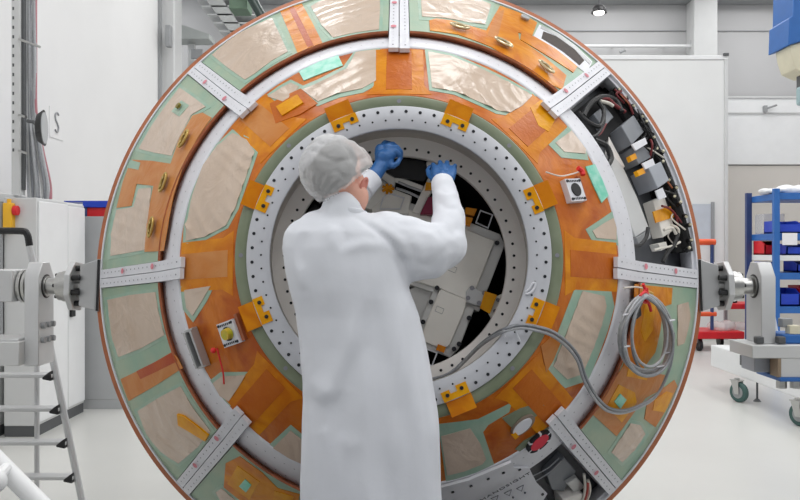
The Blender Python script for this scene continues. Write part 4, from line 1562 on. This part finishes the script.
# ------------------------------------------------ white trolley on casters
tr = thing('support_trolley', 'white beam trolley on green rubber casters at the right edge', 'trolley', (4.0, 8.8, 0))
wparent(MB().box((4.13, 8.3, .395), (.26, 4.0, .27)).build('beam', WHITE, None, bevel=.012), tr)
wparent(MB().box((3.995, 9.35, .46), (.012, .10, .12)).build('socket', DGREY, None, bevel=.01), tr)


def caster(x, y, ang):
    mb = MB()
    R0 = Matrix.Translation((x, y, .115)) @ Matrix.Rotation(R_(ang), 4, 'Z')
    mb.cyl(R0 @ V((-.028, 0, 0)), R0 @ V((.028, 0, 0)), .115, n=28)
    w = mb.build('caster_wheel', TYRE, None, bevel=.012)
    wparent(w, tr)
    mb = MB()
    mb.cyl(R0 @ V((-.032, 0, 0)), R0 @ V((.032, 0, 0)), .07, n=24)
    h = mb.build('wheel_hub', MGREY, None, bevel=.004)
    wparent(h, tr)
    mb = MB()
    for s_ in (-.042, .042):
        mb.prism([(-.03, -.02), (.03, -.02), (.08, .13), (-.02, .13)], s_ - .004, s_ + .004, M=R0, f=lambda a, b, c: (c, a, b))
    mb.box((0, .03, .135), (.1, .12, .012), 0, R0)
    mb.cyl(R0 @ V((0, .03, .13)), R0 @ V((0, .03, .16)), .03, n=12)
    wparent(mb.build('caster_fork', STEEL), tr)


caster(3.9, 9.2, 28)
caster(3.98, 7.95, 28)
mb = MB().cyl((4.13, 9.25, .3), (4.13, 9.25, .03), .012, n=10).cyl((4.13, 9.25, 0), (4.13, 9.25, .03), .045, .02, n=14)
wparent(mb.build('levelling_foot', DGREY), tr)

# ------------------------------------------------ trunnion stands
def stand(sg, label, tz0=-.29):
    st = thing('trunnion_stand', label, 'stand', (sg * 2.45, 4.15, 0), 'bearing stands at both ends of the module axle')
    D = 4.1
    tz = (MODM @ V((0, TY, TZ))).z
    ty = (MODM @ V((0, TY, TZ))).y
    X = lambda x: sg * x
    # bearing plate with chamfered top, bored for the shaft
    x0, x1 = 1.842, 1.916
    lo = -.405 if sg < 0 else tz0
    hp = [(-.09, lo), (.09, lo), (.09, .05), (.04, .125), (-.04, .125), (-.09, .05)]
    mb = MB()
    mb.prism(hp, x0, x1, f=lambda a, b, c: (X(c), ty + a, tz + b))
    o = mb.build('bearing_plate', ALU, None, bevel=.004)
    wparent(o, st)
    mb = MB()
    xlathe(mb, [(X(x0 - .003), .062), (X(x0 + .01), .062)], ty, tz)
    wparent(mb.build('bearing_bore', BLACK, None), st)
    mb = MB()
    xlathe(mb, [(X(x0 - .010), .054), (X(x0 + .002), .054)], ty, tz)
    wparent(mb.build('bearing_ring', STEEL, None), st)
    return st, ty, tz, X


st, ty, tz, X = stand(-1, 'grey bearing stand holding the module shaft on the left side')
mb = MB()
xlathe(mb, [(-1.916, .07), (-1.925, .085), (-1.94, .085), (-1.942, .06), (-1.948, .085), (-1.965, .085), (-1.97, .07)], ty, tz)
wparent(mb.build('coupling', STEEL), st)
wparent(MB().box((-2.15, ty, tz + .005), (  .36, .2, .165)).build('drive_housing', ALU, None, bevel=.006), st)
wparent(MB().box((-2.08, ty - .02, tz - .33), (.30, .2, .14)).build('drive_arm', ALU, None, bevel=.005), st)
wparent(MB().box((-1.97, ty - .03, tz - .335), (.11, .235, .12)).build('arm_block', LGREY, None, bevel=.004), st)
wparent(MB().box((-2.55, ty, (tz - .2) / 2), (.36, .34, tz - .2)).build('pedestal', ALU, None, bevel=.01), st)
wparent(MB().box((-2.42, ty + .02, tz - .2), (.2, .1, .3)).build('web', ALU, None, bevel=.004), st)
for zz in (-.20, -.275):
    for yy in (-.055, .0, .055):
        wparent(MB().cyl((-1.844, ty + yy, tz + zz), (-1.822, ty + yy, tz + zz), .015, n=10).build('bolt', MGREY), st)

st, ty, tz, X = stand(1, 'grey bearing stand holding the module shaft on the right side')
zp = tz - .29
y0 = ty - .16
wparent(quad_box('base_plate', (1.765, y0, zp - .065), (2.5, ty + .12, zp), LGREY, .004), st)
wparent(quad_box('base_block', (1.82, y0 + .10, zp - .15), (2.2, ty + .10, zp - .065), SLATEL, .004), st)
wparent(quad_box('front_web', (1.91, y0 + .002, zp - .16), (2.5, y0 + .05, zp - .065), LGREY, .003), st)
wparent(quad_box('edge_strip', (1.895, y0 + .002, zp - .16), (1.91, y0 + .09, zp - .065), mat('tan_edge', (150, 132, 110), .5, var=.05), .0), st)
wparent(quad_box('blue_plate', (1.90, y0 - .01, zp - .18), (2.5, ty + .10, zp - .16), BLUE, .003), st)
wparent(quad_box('blue_plate', (1.95, y0 + .06, zp), (2.5, ty + .08, zp + .05), BLUE, .008), st)
for x in (1.93, 2.0):
    wparent(MB().cyl((x, y0 + .04, zp - .18), (x, y0 + .04, zp - .22), .026, n=6).build('bolt', STEEL), st)
for x in (1.82, 1.93):
    wparent(MB().box((x, y0 + .05, zp + .022), (.04, .04, .036)).build('clamp', DGREY, None, bevel=.006), st)
for x, z_ in ((2.01, .072), (1.985, .105)):
    wparent(MB().box((x, y0 + .03 + z_ * .8, zp + z_), (.055, .05, .045)).build('clamp_block', BEIGE if z_ < .1 else MGREY, None, bevel=.004), st)
wparent(MB().box((2.7, ty, (zp - .065) / 2), (.5, .5, zp - .065)).build('pedestal', ALU, None, bevel=.01), st)
mb = MB()
mb.prism([(2.10, zp + .03), (2.3, zp + .03), (2.3, zp + .22), (2.16, zp + .16)], ty - .05, ty + .05, f=lambda a, b, c: (a, c, b))
wparent(mb.build('blue_strut', BLUE, None, bevel=.006), st)
wparent(MB().cyl((1.985, ty + .13, zp + .03), (1.965, ty + .13, zp + .22), .045, .03, n=14).build('white_post', WHITE), st)

# ------------------------------------------------ step ladder
lad = thing('step_ladder', 'aluminium step ladder standing behind the left bearing stand', 'ladder', (-2.3, 5.0, 0))
LY = 5.0
zb0 = 0.0
bot = V((xb(88, LY), LY, 0.0))
top_ = P(29.5, 246, LY)
dirv = (top_ - bot)
wparent(MB().tube([bot, top_], .022, 10).build('rail', ALU), lad)
bl = V((bot.x - .62, LY, 0))
tl_ = V((top_.x - .46, LY, top_.z))
wparent(MB().tube([bl, tl_], .022, 10).build('rail', ALU), lad)
for py in (341, 375, 408.5, 442, 476.5, 511):
    z = P(0, py, LY).z
    t = z / top_.z
    xr = bot.x + dirv.x * t
    xl = bl.x + (tl_.x - bl.x) * t
    s_ = MB().box(((xl + xr) / 2, LY, z), (xr - xl - .02, .09, .025)).build('step', ALU, None, bevel=.006)
    wparent(s_, lad)
    for x, sg in ((xr, -1), (xl, 1)):
        mb = MB()
        mb.prism([(x + sg * .012, z - .03), (x + sg * .012, z + .032), (x + sg * .03, z + .02), (x + sg * .065, z - .008), (x + sg * .065, z - .02)], LY - .05, LY + .03, f=lambda a, b, c: (a, c, b))
        wparent(mb.build('step_clip', BLACK, None, bevel=.003), lad)
wparent(MB().tube([V((xb(35.5, 5.06), 5.08, P(0, 352, 5.06).z)), V((xb(35.5, 5.06), 5.08, .0))], .016, 10).build('rear_leg', ALU), lad)
wparent(MB().tube(catmull([top_, P(27, 234, LY), P(20, 231, LY), P(-12, 231, LY)], 6), .022, 10).build('handle', BLACK), lad)

# ------------------------------------------------ cabinets along the left wall
def cabinet(nm, x0, x1, y0, y1, z1, label, group=None, door=True, handle=None, mtl=LGREY):
    c = thing(nm, label, 'cabinet', ((x0 + x1) / 2, (y0 + y1) / 2, 0), group or ('electrical cabinets along the left wall' if nm == 'electrical_cabinet' else None))
    wparent(quad_box('body', (x0, y0, .10), (x1, y1, z1), mtl, .008), c)
    wparent(quad_box('plinth', (x0 + .005, y0 + .005, 0), (x1 - .005, y1 - .005, .10), DGREY if mtl is LGREY else mtl), c)
    if door:
        wparent(quad_box('door', (x1, y0 + .02, .13), (x1 + .018, y1 - .02, z1 - .03), WHITE, .006), c)
    if handle:
        wparent(quad_box('handle', (x1 + .018, handle - .05, 1.06), (x1 + .045, handle + .05, 1.24), BLACK, .006), c)
    return c


zc = 2.24
c1 = cabinet('electrical_cabinet', -3.71, -3.40, 7.49, 8.17, zc, 'tall grey electrical cabinet with a yellow emergency stop box')
c2 = cabinet('electrical_cabinet', -3.71, -3.42, 8.19, 8.66, zc - .01, 'tall grey electrical cabinet with a black handle, behind the stop box one', handle=8.28)
c3 = cabinet('electrical_cabinet', -4.25, -3.76, 7.46, 8.2, zc + .05, 'tall grey cabinet at the left picture edge', door=False)
es = MB().box((-3.645, 7.46, P(0, 217, 7.46).z), (.085, .08, .26)).build('stop_box', YEL, None, bevel=.008)
wparent(es, c1)
MBs = MB()
MBs.cyl((-3.60, 7.45, P(0, 210.5, 7.45).z), (-3.555, 7.45, P(0, 210.5, 7.45).z), .046, n=20)
wparent(MBs.build('stop_button', RED, None, bevel=.008), c1)
wparent(MB().cyl((-3.645, 7.46, P(0, 203, 7.46).z), (-3.645, 7.46, P(0, 199, 7.46).z), .02, n=10).build('stop_gland', YEL), c1)
wparent(MB().cyl((-3.72, 7.46, .9), (-3.72, 7.46, 2.2), .018, n=10).build('conduit', MGREY), c1)
c4 = cabinet('metal_cupboard', -3.50, -2.98, 8.80, 9.6, 2.12, 'plain grey cupboard behind the electrical cabinets', door=False, mtl=mat('cupboard_grey', (176, 178, 180), .5, var=.02))
wparent(quad_box('side_panel', (-2.98, 8.82, .0), (-2.965, 9.58, 2.1), LGREY), c4)
crate = thing('tool_case', 'red case with a blue lid on top of the grey cupboard', 'case', (-3.2, 9.1, 2.12))
wparent(quad_box('case_body', (-3.47, 8.85, 2.12), (-2.70, 9.3, 2.22), RED, .006), crate)
wparent(quad_box('lid', (-3.50, 8.82, 2.22), (-2.66, 9.33, 2.285), BLUEB, .006), crate)
wparent(quad_box('lid_flap', (-3.74, 8.9, 2.285), (-2.9, 9.3, 2.298), BLUEB), crate)
wparent(quad_box('tape', (-3.50, 8.84, 2.12), (-3.46, 9.2, 2.285), BLUED), crate)

# ------------------------------------------------ cable post, cables, mirror, sign
post = thing('cable_post', 'grey slotted cable channel rising above the left cabinet', 'post', P(15, 155, 7.9))
mb = MB()
a, b = P(11.5, 156, 7.8), P(19.5, 156, 7.8)
mb.prism([(a.x, 7.8), (b.x, 7.8), (b.x, 7.92), (b.x - .012, 7.92), (b.x - .012, 7.812), (a.x, 7.812)], zc + .05, ZC)
for k in range(60):
    z = P(0, 150, 7.8).z + k * .092
    if z > 6.5:
        break
    mb.box((a.x + .018, 7.799, z), (.016, .004, .03), 1)
wparent(mb.build('channel', [LGREY, DGREY]), post)
wparent(MB().box(((a.x + b.x) / 2 + .045, 7.862, (zc + .1 + ZC) / 2), (.035, .05, ZC - zc - .1)).build('channel_back', DGREY), post)
for py in (39, 115, 151):
    wparent(MB().cyl(P(19, py, 7.79), P(40 if py == 39 else 26, py + (8 if py == 39 else 2), 7.66), .012, n=8).build('hook', STEEL), post)
rc2 = random.Random(11)
cb = thing('cable_bundle', 'bundle of grey cables dropping into the left cabinets', 'cables', P(30, 150, 7.9))
for k in range(11):
    x = 27 + k * .85
    m = (mat('pink_cable', (178, 120, 128), .5, var=.05) if k == 10 else (CABLE, LGREY, CABLED)[k % 3])
    xe = 29 + k * 2.05 + rc2.uniform(-2, 2)
    dy = rc2.uniform(-.06, .06)
    pts = [P(x + 1, -160, 7.95), P(x, -20, 7.95), P(x, 60, 7.95 + dy * .3), P(x + .5, 112, 7.95), P((x + xe) / 2, 150, 7.95 + dy), P(xe, 182, 7.95 + dy), P(xe + 1, 199, 7.95)]
    wparent(MB().tube(catmull(pts, 8), rc2.uniform(.013, .022), 8).build('cable', m), cb)
mir = thing('round_spotlight', 'black round spotlight on a bracket beside the hanging cables', 'spotlight', P(42, 128, 7.6))
c_ = P(42.5, 128, 7.6)
ax = V((.97, .22, 0)).normalized()
wparent(MB().cyl(c_ - ax * .04, c_ + ax * .015, .13, .172, n=28).build('housing', BLACK), mir)
wparent(MB().cyl(c_ + ax * .012, c_ + ax * .022, .15, n=28).build('glass', mat('spot_glass', (190, 192, 194), .15, var=.03)), mir)
wparent(MB().tube([c_ - ax * .03, P(34, 122, 7.7), P(28, 121, 7.79)], .018, 8).build('bracket', DGREY), mir)
sgn = thing('wall_sign', 'small white notice with an S mark on the left wall', 'sign', (XL + .01, 10.0, 3.3))
wparent(quad_box('sign_plate', (XL, 9.8, 3.14), (XL + .008, 10.2, 3.52), WALL), sgn)
zs = 3.34
pts = [V((XL + .014, 9.99 + .06 * a, zs + .125 * b)) for a, b in ((.9, .8), (.2, 1), (-.7, .75), (-.6, .3), (.3, -.1), (.8, -.5), (.2, -.95), (-.8, -.75))]
wparent(MB().tube(catmull(pts, 5), .011, 6).build('sign_mark', MGREY), sgn)

# ------------------------------------------------ stairs and pipes, upper left background
sta = thing('steel_stairs', 'pale steel stairs rising in the upper left background', 'stairs', P(215, 40, 16.5))
SYY = 16.2
wparent(MB().prism([tuple((xb(x, SYY), H + (250 - y) / F * SYY)) for x, y in ((176, -40), (196, -40), (250, 40), (250, 58))], SYY, SYY + .08, f=lambda a, b, c: (a, c, b)).build('stringer', LGREY), sta)
wparent(MB().prism([tuple((xb(x, SYY), H + (250 - y) / F * SYY)) for x, y in ((218, -40), (224, -40), (290, 55), (284, 55))], SYY + 1.0, SYY + 1.08, f=lambda a, b, c: (a, c, b)).build('stringer', LGREY), sta)
for k in range(9):
    y = -18 + 8.3 * k
    x0 = 203 + (y + 10) * .72 - 12
    a = P(x0, y, SYY + .05)
    wparent(MB().box((a.x + .55, SYY + .5, a.z), (1.15, 1.0, .03)).build('tread', LGREY), sta)
wparent(MB().prism([tuple((xb(x, SYY), H + (250 - y) / F * SYY)) for x, y in ((181, 30), (216, 42), (216, 46.5), (181, 46.5))], SYY - .6, SYY - .1, f=lambda a, b, c: (a, c, b)).build('landing', mat('landing_grey', (176, 180, 178), .6, var=.03)), sta)
wparent(MB().box(P(192, 100, SYY - .3), (.12, .12, 2.2)).build('support', LGREY), sta)
wparent(MB().box(V((xb(187, SYY), SYY - .3, 2.6)), (.14, .14, 5.2)).build('support', LGREY), sta)
wparent(MB().box(P(197, 54, SYY - .65), (.22, .06, .18)).build('sign_plate', MGREY), sta)
gb = quad_box('green_hopper', P(229, 8.5, 15.2), P(252, -30, 15.7), GREENBOX, .01)
tag(gb, 'dull green box hanging above the stairs at the top edge', 'box')
pip = MB().cyl(P(246, -12, 15.0), P(266, 24, 15.0), .09, n=16)
tag(pip.build('hanging_pipe', DKGREEN), 'dark green slanting pipe beside the green box at the top', 'pipe')

# ------------------------------------------------ blue hoist, upper right
ho = thing('hoist_block', 'blue hoist housing hanging at the top right corner', 'hoist', P(800, 20, 9.0))
mb = MB()
q = lambda x, y: (xb(x, 9.0), H + (250 - y) / F * 9.0)
mb.prism([q(794, -30), q(840, -30), q(840, 30), q(811, 38), q(788.5, 45), q(789.5, 18), q(793, 16)], 9.0, 9.5, f=lambda a, b, c: (a, c, b))
wparent(mb.build('housing', BLUE, None, bevel=.01), ho)
mb = MB()
mb.prism([q(792, 44), q(812, 38), q(812, 74), q(798, 68), q(794, 56)], 9.05, 9.4, f=lambda a, b, c: (a, c, b))
wparent(mb.build('lower_cover', BEIGE, None, bevel=.01), ho)
wparent(MB().box(P(803, 78, 9.2), (.1, .1, .25)).build('hook_block', DGREY), ho)
wparent(MB().box(P(803, 96, 9.2), (.12, .12, .22)).build('hook_cover', mat('pale_teal', (160, 186, 190), .5, var=.03), None, bevel=.03), ho)
wparent(MB().box(V((xb(812, 9.2), 9.25, (H + 2.6 + ZC) / 2 + .1)), (.1, .1, ZC - H - 2.8)).build('hanger', MGREY), ho)

# ------------------------------------------------ white guard rail in the near left corner
gr = thing('guard_rail', 'white tubular rail slanting across the near bottom left corner', 'rail', (-.9, 1.6, 0))
a, b = P(-70, 394, 1.7), P(75, 539, 1.7)
wparent(MB().tube([a, b], .020, 20).build('rail_tube', WHITE), gr)
wparent(MB().tube([a + (b - a) * .02, V((a.x, 1.7, FZ + .005))], .019, 16).build('rail_leg', WHITE), gr)
wparent(MB().tube([b - (b - a) * .02, V((b.x, 1.7, FZ + .005))], .019, 16).build('rail_leg', WHITE), gr)
wparent(MB().ball(P(-4, 481, 1.63), (.022, .022, .024)).build('rail_knob', WHITE), gr)
wparent(MB().cyl(P(-4, 479, 1.63), P(6, 468, 1.69), .012, n=10).build('knob_stem', WHITE), gr)

# ================================================================== LIGHT
def area(nm, loc, sx, sy, pw, rot=(0, 0, 0), col=(1, 1, 1)):
    l = bpy.data.lights.new(nm, 'AREA')
    l.shape = 'RECTANGLE'
    l.size, l.size_y = sx, sy
    l.energy = pw
    l.color = col
    o = bpy.data.objects.new(nm, l)
    COL.objects.link(o)
    o.location = loc
    o.rotation_euler = rot
    return o


LP = 1.0
for x in (-2.2, 1.2, 4.6, 8.0):
    for y, k in ((-4.4, .32), (-1.5, .85), (1.6, .85), (5.0, .92), (9.0, 1), (13.0, 1), (16.2, .9)):
        area('ceiling_area_light', (x, y, ZC - .05), 1.8, 1.2, 60 * k)
area('ceiling_area_light', (-6.2, 16.2, ZC - .05), 1.8, 1.2, 90)  # extra lamp, added to brighten the dim stair recess
w = bpy.data.worlds.new('world')
SC.world = w
w.use_nodes = True
w.node_tree.nodes['Background'].inputs[0].default_value = (.9, .95, 1, 1)
w.node_tree.nodes['Background'].inputs[1].default_value = .3
SC.view_settings.view_transform = 'Standard'
SC.view_settings.look = 'None'
SC.view_settings.gamma = 1
SC.view_settings.exposure = 0.0
try:
    SC.cycles.use_denoising = True
    SC.cycles.max_bounces = 8
    SC.cycles.diffuse_bounces = 5
    SC.cycles.glossy_bounces = 3
    SC.cycles.transparent_max_bounces = 8
except Exception:
    pass
